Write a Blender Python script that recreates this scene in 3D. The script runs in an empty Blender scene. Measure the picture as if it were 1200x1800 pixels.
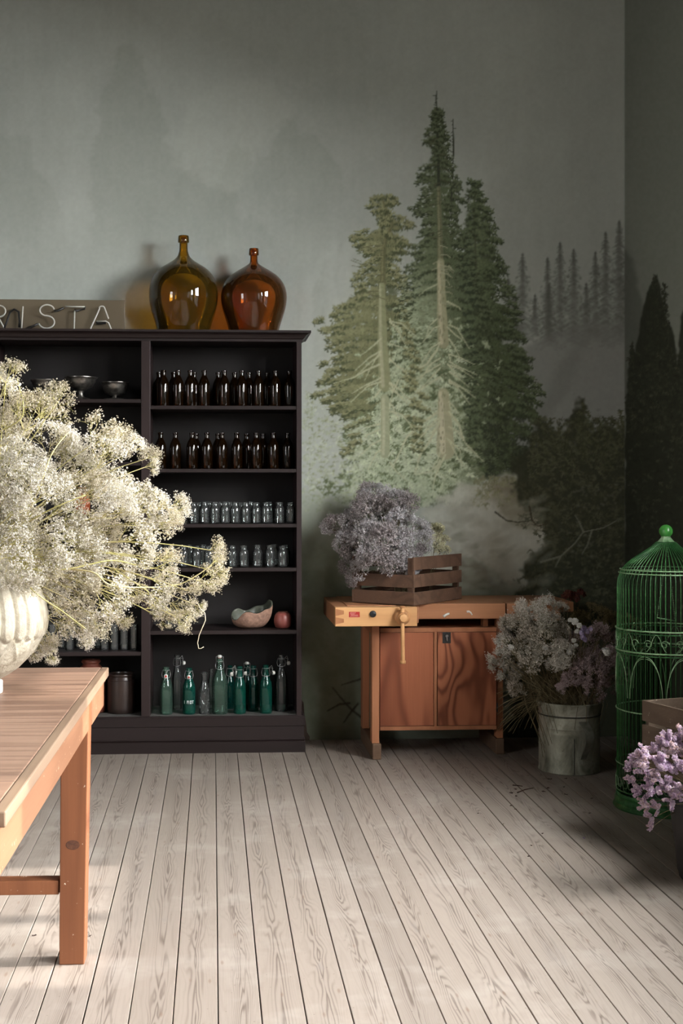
import bpy, bmesh, math, random
import numpy as np
from mathutils import Vector, Matrix
R = math.radians
rng = np.random.default_rng(7)
random.seed(7)
S = bpy.context.scene
COL = S.collection

# ------------------------------------------------------------------ camera
F = 2250.0                      # focal length in pixels of the 1200x1800 frame
PX, PY = 500.0, 865.0           # principal point
H = 1.32                        # eye height
YAW = math.atan(126.0 / F)
WALL_Y = 6.85
cam_d = bpy.data.cameras.new('camera')
cam = bpy.data.objects.new('camera', cam_d); COL.objects.link(cam)
cam.location = (0, 0, H); cam.rotation_euler = (R(90), 0, -YAW)
cam_d.sensor_fit = 'VERTICAL'; cam_d.sensor_height = 36; cam_d.sensor_width = 24
cam_d.lens = F * 36 / 1800
cam_d.shift_x = (600 - PX) / 1800.0
cam_d.shift_y = -(900 - PY) / 1800.0
cam_d.clip_start = .05
S.camera = cam

def ray(px, py):
    xc = (px - PX) / F; zc = -(py - PY) / F
    s, c = math.sin(YAW), math.cos(YAW)
    return Vector((s + xc * c, c - xc * s, zc))
def atY(px, py, Y):
    d = ray(px, py); return Vector((0, 0, H)) + d * (Y / d.y)
def atZ(px, py, Z):
    d = ray(px, py); return Vector((0, 0, H)) + d * ((Z - H) / d.z)
def proj(X, Y, Z):
    s, c = math.sin(YAW), math.cos(YAW)
    dep = X * s + Y * c; xr = X * c - Y * s
    return PX + F * xr / dep, PY - F * (Z - H) / dep
def lin(c):
    return tuple(((v/255)/12.92 if v/255 <= .04045 else ((v/255+.055)/1.055)**2.4) for v in c)

# ------------------------------------------------------------------ materials
def newmat(name):
    m = bpy.data.materials.new(name); m.use_nodes = True
    nt = m.node_tree; nt.nodes.clear()
    out = nt.nodes.new('ShaderNodeOutputMaterial')
    return m, nt, out
def N(nt, t, **kw):
    n = nt.nodes.new(t)
    for k, v in kw.items():
        if k.startswith('i_'):
            key = k[2:]
            n.inputs[int(key) if key.isdigit() else key.replace('_', ' ')].default_value = v
        else: setattr(n, k, v)
    return n
def L(nt, a, b): nt.links.new(a, b)
def ramp(nt, stops, interp='LINEAR'):
    r = N(nt, 'ShaderNodeValToRGB'); r.color_ramp.interpolation = interp
    e = r.color_ramp.elements
    while len(e) > 1: e.remove(e[-1])
    e[0].position = stops[0][0]; e[0].color = (*stops[0][1], 1)
    for p, c in stops[1:]:
        x = e.new(p); x.color = (*c, 1)
    return r
def math_(nt, op, a, b=None, c=None):
    n = N(nt, 'ShaderNodeMath', operation=op)
    for i, v in enumerate((a, b, c)):
        if v is None: continue
        if isinstance(v, (int, float)): n.inputs[i].default_value = v
        else: L(nt, v, n.inputs[i])
    return n.outputs[0]
def mixc(nt, fac, a, b, mode='MIX'):
    n = N(nt, 'ShaderNodeMix', data_type='RGBA', blend_type=mode)
    if isinstance(fac, (int, float)): n.inputs[0].default_value = fac
    else: L(nt, fac, n.inputs[0])
    for i, v in ((6, a), (7, b)):
        if isinstance(v, tuple): n.inputs[i].default_value = (*v, 1)
        else: L(nt, v, n.inputs[i])
    return n.outputs[2]
def bsdf(nt, out, rough=.5, metal=0., spec=.5):
    b = N(nt, 'ShaderNodeBsdfPrincipled')
    b.inputs['Roughness'].default_value = rough; b.inputs['Metallic'].default_value = metal
    b.inputs['Specular IOR Level'].default_value = spec
    L(nt, b.outputs[0], out.inputs[0]); return b
def bump(nt, b, h, strength=.3, dist=.002):
    n = N(nt, 'ShaderNodeBump'); n.inputs['Strength'].default_value = strength
    n.inputs['Distance'].default_value = dist
    L(nt, h, n.inputs['Height']); L(nt, n.outputs[0], b.inputs['Normal'])
def noise(nt, vec, scale, detail=3, rough=.5, dist=0.):
    n = N(nt, 'ShaderNodeTexNoise'); n.inputs['Scale'].default_value = scale
    n.inputs['Detail'].default_value = detail; n.inputs['Roughness'].default_value = rough
    n.inputs['Distortion'].default_value = dist
    if vec is not None: L(nt, vec, n.inputs['Vector'])
    return n.outputs[0]
def objco(nt, scale=(1, 1, 1), loc=(0, 0, 0)):
    t = N(nt, 'ShaderNodeTexCoord'); m = N(nt, 'ShaderNodeMapping')
    m.inputs['Scale'].default_value = scale; m.inputs['Location'].default_value = loc
    L(nt, t.outputs['Object'], m.inputs[0]); return m.outputs[0]

def mat_plain(name, c1, c2=None, rough=.5, metal=0., nscale=20, bumps=.1, spec=.5, bdist=.001):
    m, nt, out = newmat(name); b = bsdf(nt, out, rough, metal, spec)
    v = objco(nt); n = noise(nt, v, nscale, 5, .6)
    r = ramp(nt, [(.3, c1), (.7, c2 or tuple(x * .8 for x in c1))]); L(nt, n, r.inputs[0])
    L(nt, r.outputs[0], b.inputs['Base Color'])
    if bumps: bump(nt, b, noise(nt, v, nscale * 4, 4, .6), bumps, bdist)
    return m
def mat_wood(name, light, dark, axis='z', freq=7., stretch=9., scale=5., rough=.55, contour=.8, fleck=None, fine=.35, seed=0., bstr=.25, fleck_amt=.68, sharp=2.2):
    """contour-line grain: iso-lines of stretched noise, like sawn softwood"""
    m, nt, out = newmat(name); b = bsdf(nt, out, rough, 0, .35)
    sc = [1, 1, 1]; sc['xyz'.index(axis)] = 1.0 / stretch
    v = objco(nt, tuple(sc), (seed, seed * .7, seed * .3))
    n = noise(nt, v, scale, 2.5, .45, .3)
    w = math_(nt, 'SINE', math_(nt, 'MULTIPLY', n, freq * 6.28))
    w = math_(nt, 'MULTIPLY_ADD', w, .5, .5)
    w = math_(nt, 'POWER', w, sharp)
    sc2 = [1, 1, 1]; sc2['xyz'.index(axis)] = .03
    f = noise(nt, objco(nt, tuple(sc2)), 160, 3, .6)
    fac = math_(nt, 'MULTIPLY', w, contour)
    c = mixc(nt, fac, light, dark)
    c = mixc(nt, math_(nt, 'MULTIPLY', f, fine), c, tuple(x * .55 for x in dark))
    big = noise(nt, objco(nt), 3.0, 2, .5)
    c = mixc(nt, math_(nt, 'MULTIPLY', big, .35), c, tuple(x * .8 for x in light))
    if fleck:
        fl = noise(nt, objco(nt), 45, 4, .7)
        fr = ramp(nt, [(fleck_amt, (0, 0, 0)), (fleck_amt + .04, (1, 1, 1))]); L(nt, fl, fr.inputs[0])
        c = mixc(nt, fr.outputs[0], c, fleck)
    L(nt, c, b.inputs['Base Color'])
    bump(nt, b, math_(nt, 'ADD', f, math_(nt, 'MULTIPLY', w, -.4)), bstr, .001)
    return m
def mat_glass(name, mid, edge, rough=.03, gl=1.0, noisy=0., body=None, bodyf=.1):
    m, nt, out = newmat(name)
    t = N(nt, 'ShaderNodeBsdfTransparent'); g = N(nt, 'ShaderNodeBsdfGlossy'); g.inputs['Roughness'].default_value = rough
    g.inputs['Color'].default_value = (gl, gl, gl, 1)
    fr = N(nt, 'ShaderNodeFresnel'); fr.inputs['IOR'].default_value = 1.52
    lw = N(nt, 'ShaderNodeLayerWeight'); lw.inputs['Blend'].default_value = .35
    c = mixc(nt, math_(nt, 'POWER', lw.outputs['Facing'], 1.6), mid, edge)
    if noisy:
        nz = noise(nt, objco(nt), 9, 4, .6)
        c = mixc(nt, math_(nt, 'MULTIPLY', nz, noisy), c, edge)
        bn = N(nt, 'ShaderNodeBump'); bn.inputs['Strength'].default_value = .15; bn.inputs['Distance'].default_value = .002
        L(nt, noise(nt, objco(nt), 14, 2, .5), bn.inputs['Height']); L(nt, bn.outputs[0], g.inputs['Normal'])
    L(nt, c, t.inputs[0]); tt = t.outputs[0]
    if body:      # dust and colour held in the glass
        df = N(nt, 'ShaderNodeBsdfDiffuse'); df.inputs[0].default_value = (*body, 1); m0 = N(nt, 'ShaderNodeMixShader'); m0.inputs[0].default_value = bodyf
        L(nt, t.outputs[0], m0.inputs[1]); L(nt, df.outputs[0], m0.inputs[2]); tt = m0.outputs[0]
    mx = N(nt, 'ShaderNodeMixShader'); L(nt, fr.outputs[0], mx.inputs[0]); L(nt, tt, mx.inputs[1]); L(nt, g.outputs[0], mx.inputs[2])
    L(nt, mx.outputs[0], out.inputs[0]); return m

# ------------------------------------------------------------------ mesh helpers
class MB:
    def __init__(s): s.v = []; s.f = []; s.mi = []; s.m = 0
    def add(s, vs, fs):
        o = len(s.v); s.v += [tuple(v) for v in vs]; s.f += [tuple(i + o for i in f) for f in fs]; s.mi += [s.m] * len(fs); return s
    def box(s, a, b, M=None):
        x0, y0, z0 = a; x1, y1, z1 = b
        vs = [Vector(p) for p in ((x0,y0,z0),(x1,y0,z0),(x1,y1,z0),(x0,y1,z0),(x0,y0,z1),(x1,y0,z1),(x1,y1,z1),(x0,y1,z1))]
        if M is not None: vs = [M @ p for p in vs]
        return s.add(vs, [(0,3,2,1),(4,5,6,7),(0,1,5,4),(1,2,6,5),(2,3,7,6),(3,0,4,7)])
    def hexa(s, vs):
        return s.add(vs, [(0,3,2,1),(4,5,6,7),(0,1,5,4),(1,2,6,5),(2,3,7,6),(3,0,4,7)])
    def lathe(s, prof, seg=32, loc=(0,0,0), M=None, cap=True):
        vs = []; fs = []
        for r, z in prof:
            for k in range(seg):
                a = 2 * math.pi * k / seg
                p = Vector((r * math.cos(a), r * math.sin(a), z))
                if M is not None: p = M @ p
                vs.append(p + Vector(loc))
        n = len(prof)
        for i in range(n - 1):
            for k in range(seg):
                k2 = (k + 1) % seg
                fs.append((i*seg+k, i*seg+k2, (i+1)*seg+k2, (i+1)*seg+k))
        if cap and prof[0][0] > 1e-6: fs.append(tuple(range(seg - 1, -1, -1)))
        if cap is True and prof[-1][0] > 1e-6: fs.append(tuple(range((n-1)*seg, n*seg)))
        return s.add(vs, fs)
    def tube(s, pts, r, seg=8, closed=False, r2=None, cap=True):
        pts = [Vector(p) for p in pts]; n = len(pts); vs = []; fs = []
        up = Vector((0, 0, 1)); prev = None
        for i, p in enumerate(pts):
            if closed: t = pts[(i+1) % n] - pts[i-1]
            else: t = pts[min(i+1, n-1)] - pts[max(i-1, 0)]
            if t.length < 1e-9: t = Vector((0,0,1))
            t.normalize()
            if prev is None:
                a = up if abs(t.dot(up)) < .9 else Vector((1, 0, 0))
                u = t.cross(a).normalized()
            else:
                u = prev - t * prev.dot(t)
                u = u.normalized() if u.length > 1e-6 else t.orthogonal().normalized()
            prev = u; w = t.cross(u)
            rr = r if r2 is None else r + (r2 - r) * i / max(1, n - 1)
            for k in range(seg):
                a = 2 * math.pi * k / seg
                vs.append(p + (u * math.cos(a) + w * math.sin(a)) * rr)
        for i in range(n if closed else n - 1):
            j = (i + 1) % n
            for k in range(seg):
                k2 = (k + 1) % seg
                fs.append((i*seg+k, i*seg+k2, j*seg+k2, j*seg+k))
        if not closed and cap:
            fs.append(tuple(range(seg - 1, -1, -1))); fs.append(tuple(range((n-1)*seg, n*seg)))
        return s.add(vs, fs)
    def prism(s, poly, y0, y1, M=None):
        """poly in xz, extruded along y"""
        n = len(poly); vs = [Vector((x, y0, z)) for x, z in poly] + [Vector((x, y1, z)) for x, z in poly]
        if M is not None: vs = [M @ p for p in vs]
        fs = [tuple(range(n)), tuple(range(2*n-1, n-1, -1))] + [((i+1) % n, i, n+i, n+(i+1) % n) for i in range(n)]
        return s.add(vs, fs)
    def build(s, name, mats, parent=None, smooth=False, bevel=0., loc=None, solid=0., subd=0, autos=None):
        me = bpy.data.meshes.new(name); me.from_pydata([tuple(v) for v in s.v], [], s.f)
        for m in (mats if isinstance(mats, (list, tuple)) else [mats]): me.materials.append(m)
        me.polygons.foreach_set('material_index', s.mi)
        bm = bmesh.new(); bm.from_mesh(me); bmesh.ops.recalc_face_normals(bm, faces=bm.faces); bm.to_mesh(me); bm.free()
        o = bpy.data.objects.new(name, me); COL.objects.link(o)
        if smooth:
            me.polygons.foreach_set('use_smooth', [True] * len(me.polygons))
            if autos:
                try: me.set_sharp_from_angle(angle=R(autos))
                except Exception: pass
        if solid: md = o.modifiers.new('s', 'SOLIDIFY'); md.thickness = solid; md.offset = 0
        if bevel: md = o.modifiers.new('b', 'BEVEL'); md.width = bevel; md.segments = 2; md.limit_method = 'ANGLE'
        if subd: md = o.modifiers.new('u', 'SUBSURF'); md.levels = subd; md.render_levels = subd
        if parent: o.parent = parent
        if loc is not None: o.location = loc
        return o
def tri_mesh(name, V, T, mats, mi=None, smooth=False):
    me = bpy.data.meshes.new(name); k = T.shape[1]
    me.vertices.add(len(V)); me.vertices.foreach_set('co', np.asarray(V, np.float32).ravel())
    me.loops.add(T.size); me.loops.foreach_set('vertex_index', T.ravel().astype(np.int32))
    me.polygons.add(len(T)); me.polygons.foreach_set('loop_start', np.arange(0, T.size, k, dtype=np.int32))
    me.polygons.foreach_set('loop_total', np.full(len(T), k, np.int32))
    for m in mats: me.materials.append(m)
    if mi is not None: me.polygons.foreach_set('material_index', mi.astype(np.int32))
    me.polygons.foreach_set('use_smooth', np.full(len(T), smooth))
    me.update(calc_edges=True); me.validate()
    return me
def tag(o, label=None, cat=None, group=None, kind=None):
    if label: o['label'] = label
    if cat: o['category'] = cat
    if group: o['group'] = group
    if kind: o['kind'] = kind
    return o
def thing(name, label, cat, loc=(0,0,0), rz=0, group=None):
    o = bpy.data.objects.new(name, None); COL.objects.link(o); o.empty_display_size = .05
    o.location = loc; o.rotation_euler = (0, 0, rz); return tag(o, label, cat, group)
def copy_thing(root, loc, rz=0, label=None, scale=1):
    r = root.copy(); COL.objects.link(r); r.location = loc; r.rotation_euler = (0, 0, rz); r.scale = (scale,)*3
    if label: r['label'] = label
    for ch in list(root.children):
        c = ch.copy(); COL.objects.link(c); c.parent = r
        for g in ch.children:
            d = g.copy(); COL.objects.link(d); d.parent = c
    return r
ORD = ['first','second','third','fourth','fifth','sixth','seventh','eighth','ninth','tenth','eleventh','twelfth','thirteenth','fourteenth']

# ------------------------------------------------------------------ room
XC = atY(1097, 865, WALL_Y).x          # the right wall
XL, YB, ZC = -3.6, -3.0, 4.35
def struct(o): o['kind'] = 'structure'; return o
# floorboards: real boards with open joints over a dark sub-floor
def mat_floor():
    m, nt, out = newmat('whitewashed_pine'); b = bsdf(nt, out, .5, 0, .35)
    t = N(nt, 'ShaderNodeTexCoord'); at = N(nt, 'ShaderNodeAttribute', attribute_name='board'); 
    sep = N(nt, 'ShaderNodeSeparateXYZ'); L(nt, t.outputs['Object'], sep.inputs[0])
    rnd = at.outputs['Fac']
    xo = N(nt, 'ShaderNodeAttribute', attribute_name='mid').outputs['Fac']
    xl = math_(nt, 'SUBTRACT', sep.outputs[0], xo)
    def vec(sx, sy, k):
        c = N(nt, 'ShaderNodeCombineXYZ')
        L(nt, math_(nt, 'MULTIPLY', xl, sx), c.inputs[0]); L(nt, math_(nt, 'MULTIPLY', sep.outputs[1], sy), c.inputs[1])
        L(nt, math_(nt, 'MULTIPLY', rnd, k), c.inputs[2]); return c.outputs[0]
    n = noise(nt, vec(11, .95, 90), 1.0, 3.0, .5, .5)
    # heart of the board: rings bunch about the middle
    xx = math_(nt, 'MULTIPLY', math_(nt, 'ABSOLUTE', math_(nt, 'ADD', xl, math_(nt, 'MULTIPLY', math_(nt, 'SUBTRACT', noise(nt, vec(0, .7, 60), 1, 3), .5), .09))), 12.)
    n2 = math_(nt, 'ADD', math_(nt, 'MULTIPLY', n, 1.25), math_(nt, 'MULTIPLY', xx, .55))
    w = math_(nt, 'MULTIPLY_ADD', math_(nt, 'SINE', math_(nt, 'MULTIPLY', n2, 84.)), .5, .5)
    w = math_(nt, 'POWER', w, 2.4)
    cen = math_(nt, 'MAXIMUM', math_(nt, 'SUBTRACT', 1.0, math_(nt, 'MULTIPLY', xx, 2.4)), .12)
    w = math_(nt, 'MULTIPLY', w, cen)
    # board tone
    base = ramp(nt, [(0, lin((144,133,123))), (.5, lin((155,144,134))), (1, lin((138,128,119)))]); L(nt, rnd, base.inputs[0])
    c = mixc(nt, math_(nt, 'MULTIPLY', w, .95), base.outputs[0], lin((90,79,71)))
    fine = noise(nt, vec(90, 2.2, 33), 3.0, 4, .65)
    c = mixc(nt, math_(nt, 'MULTIPLY', fine, .22), c, lin((130,118,106)))
    # elongated worn patches, pale wash and grey
    p = noise(nt, vec(16, 2.6, 71), 1.0, 3, .6, .6)
    pr = ramp(nt, [(.60, (0,0,0)), (.68, (1,1,1))]); L(nt, p, pr.inputs[0])
    c = mixc(nt, math_(nt, 'MULTIPLY', pr.outputs[0], math_(nt, 'MULTIPLY', cen, .6)), c, lin((132,124,118)))
    q = noise(nt, t.outputs['Object'], 2.6, 4, .65)
    qr = ramp(nt, [(.52, (0,0,0)), (.7, (1,1,1))]); L(nt, q, qr.inputs[0])
    c = mixc(nt, math_(nt, 'MULTIPLY', qr.outputs[0], .35), c, lin((184,177,168)))
    # knots and nicks
    k = N(nt, 'ShaderNodeTexVoronoi'); k.inputs['Scale'].default_value = 1.; L(nt, vec(19, 5.2, 47), k.inputs['Vector'])
    kr = ramp(nt, [(.035, (1,1,1)), (.11, (0,0,0))]); L(nt, k.outputs['Distance'], kr.inputs[0])
    c = mixc(nt, math_(nt, 'MULTIPLY', kr.outputs[0], .55), c, lin((112,88,72)))
    nk = N(nt, 'ShaderNodeTexVoronoi'); nk.inputs['Scale'].default_value = 1.; L(nt, vec(26, 26, 11), nk.inputs['Vector'])
    nr = ramp(nt, [(.05, (1,1,1)), (.08, (0,0,0))]); L(nt, nk.outputs['Distance'], nr.inputs[0])
    c = mixc(nt, math_(nt, 'MULTIPLY', nr.outputs[0], .5), c, lin((90,78,70)))
    L(nt, c, b.inputs['Base Color'])
    bump(nt, b, math_(nt, 'SUBTRACT', fine, math_(nt, 'MULTIPLY', w, .8)), .18, .0012)
    return m
def make_floor():
    BW = 80 / 708.3 * 1.0
    x0 = atZ(384, 1800, 0).x
    vs, fs, brd, mid = [], [], [], []
    i0 = int((XL - x0) / BW) - 1; i1 = int((XC - x0) / BW) + 2
    seams = {}
    for i in range(i0, i1 + 2): seams[i] = x0 + i * BW + random.uniform(-.006, .006) * (abs(i) > 0)
    for i in range(i0, i1 + 1):
        g = random.choice([.0010, .0016, .0022, .0009])
        a = max(XL, seams[i] + g); b_ = min(XC, seams[i+1] - g)
        if b_ <= a: continue
        o = len(vs); e = .0012
        yy = np.arange(YB, WALL_Y + .3, .35); r_ = random.random()
        for y in yy:
            j = random.uniform(-.0006, .0006)
            vs += [(a + j, y, -.02), (a + j, y, -e), (a + e + j, y, 0), (b_ - e, y, 0), (b_, y, -e), (b_, y, -.02)]
        for k in range(len(yy) - 1):
            for q in range(5): fs.append((o+k*6+q, o+k*6+q+1, o+(k+1)*6+q+1, o+(k+1)*6+q)); brd.append(r_); mid.append((a+b_)/2)
    o = len(vs); vs += [(XL, YB, -.02), (XC, YB, -.02), (XC, WALL_Y + .1, -.02), (XL, WALL_Y + .1, -.02)]; fs.append((o, o+1, o+2, o+3)); brd.append(0); mid.append(0)
    me = bpy.data.meshes.new('floor'); me.from_pydata(vs, [], fs)
    me.materials.append(mat_floor()); me.materials.append(mat_plain('joint_dirt', (.012,.01,.009), rough=.95))
    me.polygons[len(fs)-1].material_index = 1
    for nm, arr in (('board', brd), ('mid', mid)):
        at = me.attributes.new(nm, 'FLOAT', 'FACE'); at.data.foreach_set('value', arr)
    bm = bmesh.new(); bm.from_mesh(me); bmesh.ops.recalc_face_normals(bm, faces=bm.faces); 
    bm.faces.ensure_lookup_table()
    for f in bm.faces:
        if f.normal.z < -.1: f.normal_flip()
    bm.to_mesh(me); bm.free()
    o = bpy.data.objects.new('floor', me); COL.objects.link(o); struct(o)
make_floor()
M_plaster = mat_plain('room_plaster', (.085,.088,.08), (.07,.072,.066), .9, nscale=2)
M_ceil = mat_plain('ceiling_paint', (.09,.09,.085), (.075,.075,.07), .9, nscale=2)
M_dirtwall = M_plaster
struct(MB().box((XL - .2, YB - .2, ZC), (XC + .3, WALL_Y + .2, ZC + .15)).build('ceiling', M_ceil))
LWIN = [(1.5, 2.8), (-.6, .7)]; LZ0, LZ1 = 1.1, 2.9
w = MB(); ys = [WALL_Y + .2] + [v for a, b in LWIN for v in (b, a)] + [YB - .2]
for i in range(0, len(ys), 2): w.box((XL - .2, ys[i+1], -.02), (XL, ys[i], ZC))
for a, b in LWIN: w.box((XL - .2, a, -.02), (XL, b, LZ0)); w.box((XL - .2, a, LZ1), (XL, b, ZC))
struct(w.build('wall_left', M_plaster))
struct(MB().box((XL, YB - .2, -.02), (XC + .3, YB, ZC)).build('wall_front', M_plaster))
# ------------------------------------------------------------------ painted wallpaper (generic misty conifer landscape)
ST = 1.6                                    # photo pixels per paint cell
CW, CH = int(1260 / ST), int(1480 / ST)     # covers photo x -20..1240, y -40..1440
OX, OY = -20., -40.
yy, xx = np.mgrid[0:CH, 0:CW].astype(np.float32)
PXX = xx * ST + OX; PYY = yy * ST + OY
def vnoise(sx, sy, seed, oct=4):
    r = np.random.default_rng(seed); out = np.zeros((CH, CW), np.float32); amp = 1.; tot = 0
    for o in range(oct):
        gx = int(1260 / sx) + 3; gy = int(1480 / sy) + 3
        g = r.random((gy, gx)).astype(np.float32)
        fx = (PXX - OX) / sx; fy = (PYY - OY) / sy
        ix = fx.astype(int); iy = fy.astype(int); tx = fx - ix; ty = fy - iy
        tx = tx * tx * (3 - 2 * tx); ty = ty * ty * (3 - 2 * ty)
        v = (g[iy, ix] * (1-tx) + g[iy, ix+1] * tx) * (1-ty) + (g[iy+1, ix] * (1-tx) + g[iy+1, ix+1] * tx) * ty
        out += v * amp; tot += amp; amp *= .55; sx /= 2.1; sy /= 2.1
    return out / tot
C = np.zeros((CH, CW, 3), np.float32)
def A(c): return np.array(c, np.float32)
def blend(mask, col):
    global C
    C += mask[..., None] * (A(col) - C) if not isinstance(col, np.ndarray) else mask[..., None] * (col - C)
def sm(a, b, x):
    t = np.clip((x - a) / (b - a), 0, 1); return t * t * (3 - 2 * t)
n_big = vnoise(300, 220, 1); n_mid = vnoise(70, 60, 2); n_fine = vnoise(10, 10, 3, 3); n_str = vnoise(14, 160, 4, 3)
C[:] = A((166, 171, 164))
C += ((n_big - .5) * 22)[..., None] * A((1, 1, .95)) + ((n_mid - .5) * 7 + (n_fine - .5) * 4 + (n_str - .5) * 6)[..., None]
# mist towards the lower left of the trees
mist = np.exp(-(((PXX - 580) / 150) ** 2 + ((PYY - 700) / 230) ** 2)); blend(mist * .45, (188, 193, 182))
def poly_mask(poly, soft=3., jag=0., seed=0):
    """filled polygon with a soft, slightly ragged edge"""
    X = PXX + (vnoise(26, 26, 90 + seed, 3) - .5) * jag; Y = PYY + (vnoise(26, 26, 190 + seed, 3) - .5) * jag
    inside = np.zeros((CH, CW), bool); d = np.full((CH, CW), 1e9, np.float32); n = len(poly)
    for i in range(n):
        x1, y1 = poly[i]; x2, y2 = poly[(i+1) % n]
        c = ((y1 > Y) != (y2 > Y)) & (X < (x2 - x1) * (Y - y1) / ((y2 - y1) or 1e-6) + x1); inside ^= c
        dx, dy = x2 - x1, y2 - y1; t = np.clip(((X-x1)*dx + (Y-y1)*dy) / (dx*dx+dy*dy), 0, 1)
        d = np.minimum(d, (X - x1 - t*dx) ** 2 + (Y - y1 - t*dy) ** 2)
    d = np.sqrt(d) * np.where(inside, 1, -1)
    return sm(-soft, soft, d)
# far mountains, barely darker than the air
fade = lambda y0, y1: 1 - sm(y0, y1, PYY)
blend(poly_mask([(150,700),(160,330),(178,180),(205,95),(228,70),(246,100),(262,160),(285,185),(296,250),(312,290),(352,318),(392,322),(420,370),(470,400),(500,700)], 8, 34, 1) * .24 * fade(330, 520), (132, 138, 128))
blend(poly_mask([(-30,500),(-30,240),(48,240),(55,296),(92,325),(112,380),(125,500)], 7, 14, 2) * .18 * fade(330, 480), (128, 134, 124))
blend(poly_mask([(380,420),(392,275),(418,250),(440,268),(446,300),(484,240),(500,210),(516,205),(530,232),(556,236),(600,300),(620,420)], 6, 30, 3) * .26 * fade(270, 390), (138, 144, 134))
blend(poly_mask([(300,290),(330,180),(400,140),(470,140),(520,190),(490,235),(446,262),(440,300),(410,345),(360,322)], 8, 20, 4) * .18, (190, 194, 184))
for i, (x, y) in enumerate([(560,440),(585,420),(610,425),(545,480)]):
    blend(poly_mask([(x-30,y+260),(x-12,y+30),(x,y),(x+16,y+8),(x+22,y+60),(x+40,y+260)], 5, 18, 5+i) * .16 * fade(560, 700), (200, 202, 196))
    blend(poly_mask([(x+6,y+260),(x+6,y+20),(x+16,y+8),(x+24,y+60),(x+44,y+260)], 4, 12, 15+i) * .2 * fade(540, 690), (140, 146, 136))

def dab(x, y, rx, ry, col, a=1., ang=0., soft=.35):
    R_ = max(rx, ry) * 1.3 + 1.5
    i0, i1 = int((y - R_ - OY) / ST), int((y + R_ - OY) / ST) + 2; j0, j1 = int((x - R_ - OX) / ST), int((x + R_ - OX) / ST) + 2
    i0, j0 = max(i0, 0), max(j0, 0); i1, j1 = min(i1, CH), min(j1, CW)
    if i0 >= i1 or j0 >= j1: return
    X = PXX[i0:i1, j0:j1] - x; Y = PYY[i0:i1, j0:j1] - y
    c, s = math.cos(ang), math.sin(ang)
    d = ((X*c + Y*s) / rx) ** 2 + ((-X*s + Y*c) / ry) ** 2
    m = np.clip((1 + soft - d) / (2 * soft), 0, 1) * a
    C[i0:i1, j0:j1] += m[..., None] * (A(col) - C[i0:i1, j0:j1])
def stroke(pts, w0, w1, col, a=.9, jit=0.):
    pts = [A(p) for p in pts]; L_ = [np.hypot(*(pts[i+1]-pts[i])) for i in range(len(pts)-1)]; T = sum(L_); acc = 0
    for i, l in enumerate(L_):
        n = max(2, int(l / 1.1)); 
        for k in range(n):
            t = k / n; p = pts[i] * (1-t) + pts[i+1] * t; u = (acc + l * t) / T; w = w0 + (w1 - w0) * u
            r = rng.random(3)
            dab(p[0] + (r[0]-.5)*jit, p[1] + (r[1]-.5)*jit, max(w, .8), max(w, .8), tuple(A(col) * (.94 + .12*r[2])), a, soft=.5)
        acc += l
def leaf(x, y, s, col, a=.9, n=7, spread=1., var=.1):
    """a little bunch of pointed dabs"""
    for k in range(n):
        th = rng.uniform(0, 6.283); q = rng.uniform(.1, 1) * s * spread
        v = 1 + rng.uniform(-var, var)
        dab(x + math.cos(th) * q, y + math.sin(th) * q * .7, s * rng.uniform(.32, .6), s * rng.uniform(.14, .26), tuple(A(col) * v), a, th + rng.uniform(-.5, .5), .3)
def mixcol(a, b, t): return tuple(A(a) * (1-t) + A(b) * t)

def interp(tab, y):
    ys = [t[0] for t in tab]; return [float(np.interp(y, ys, [t[i] for t in tab])) for i in range(1, len(tab[0]))]

# distant spruces and snow bank on the right
def far_spruce(x, top, base, w, col, a):
    y = top
    while y < base:
        t = (y - top) / (base - top); hw = w * (t ** .8) * rng.uniform(.6, 1.1) + .8
        aa = a * (1 - .55 * t)
        for sgn in (-1, 1):
            q = rng.uniform(.25, 1.15); dab(x + sgn * hw * q * .5, y + hw * .22, hw * q * .55 + 1.2, rng.uniform(1.6, 3.4), col, aa * rng.uniform(.4, 1), sgn * .45, .9)
            dab(x + sgn * hw * rng.uniform(.3, 1.2), y + hw * .4, 2.6, 1.8, col, aa * .8, sgn * .6, .8)
        dab(x, y, 1.2 + hw * .25, 4, col, aa * .8, 0, .8)
        y += rng.uniform(2.6, 5)
for x, t, w in [(893,492,20),(905,520,16),(918,448,26),(940,520,18),(962,455,16),(965,500,24),(984,428,22),(1008,440,26),(1030,500,20),(1046,445,22),(1064,410,28),(1088,390,34),(1104,420,30),(1125,440,40)]:
    far_spruce(x, t, 596 + rng.uniform(-12, 12), w * 1.25, (92, 94, 87), .46)
blend(poly_mask([(880,1000),(890,640),(940,600),(985,578),(1020,568),(1045,560),(1062,572),(1110,566),(1140,590),(1150,1000)], 7, 10, 30) * .62, (128, 129, 124))
blend(poly_mask([(985,640),(1040,575),(1060,580),(1020,620),(1000,690),(940,760),(930,740)], 10, 14, 31) * .35, (110, 112, 106))
blend(poly_mask([(1000,620),(1040,590),(1100,600),(1120,640),(1060,660),(990,700)], 14, 14, 32) * .25, (140, 141, 136))

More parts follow.
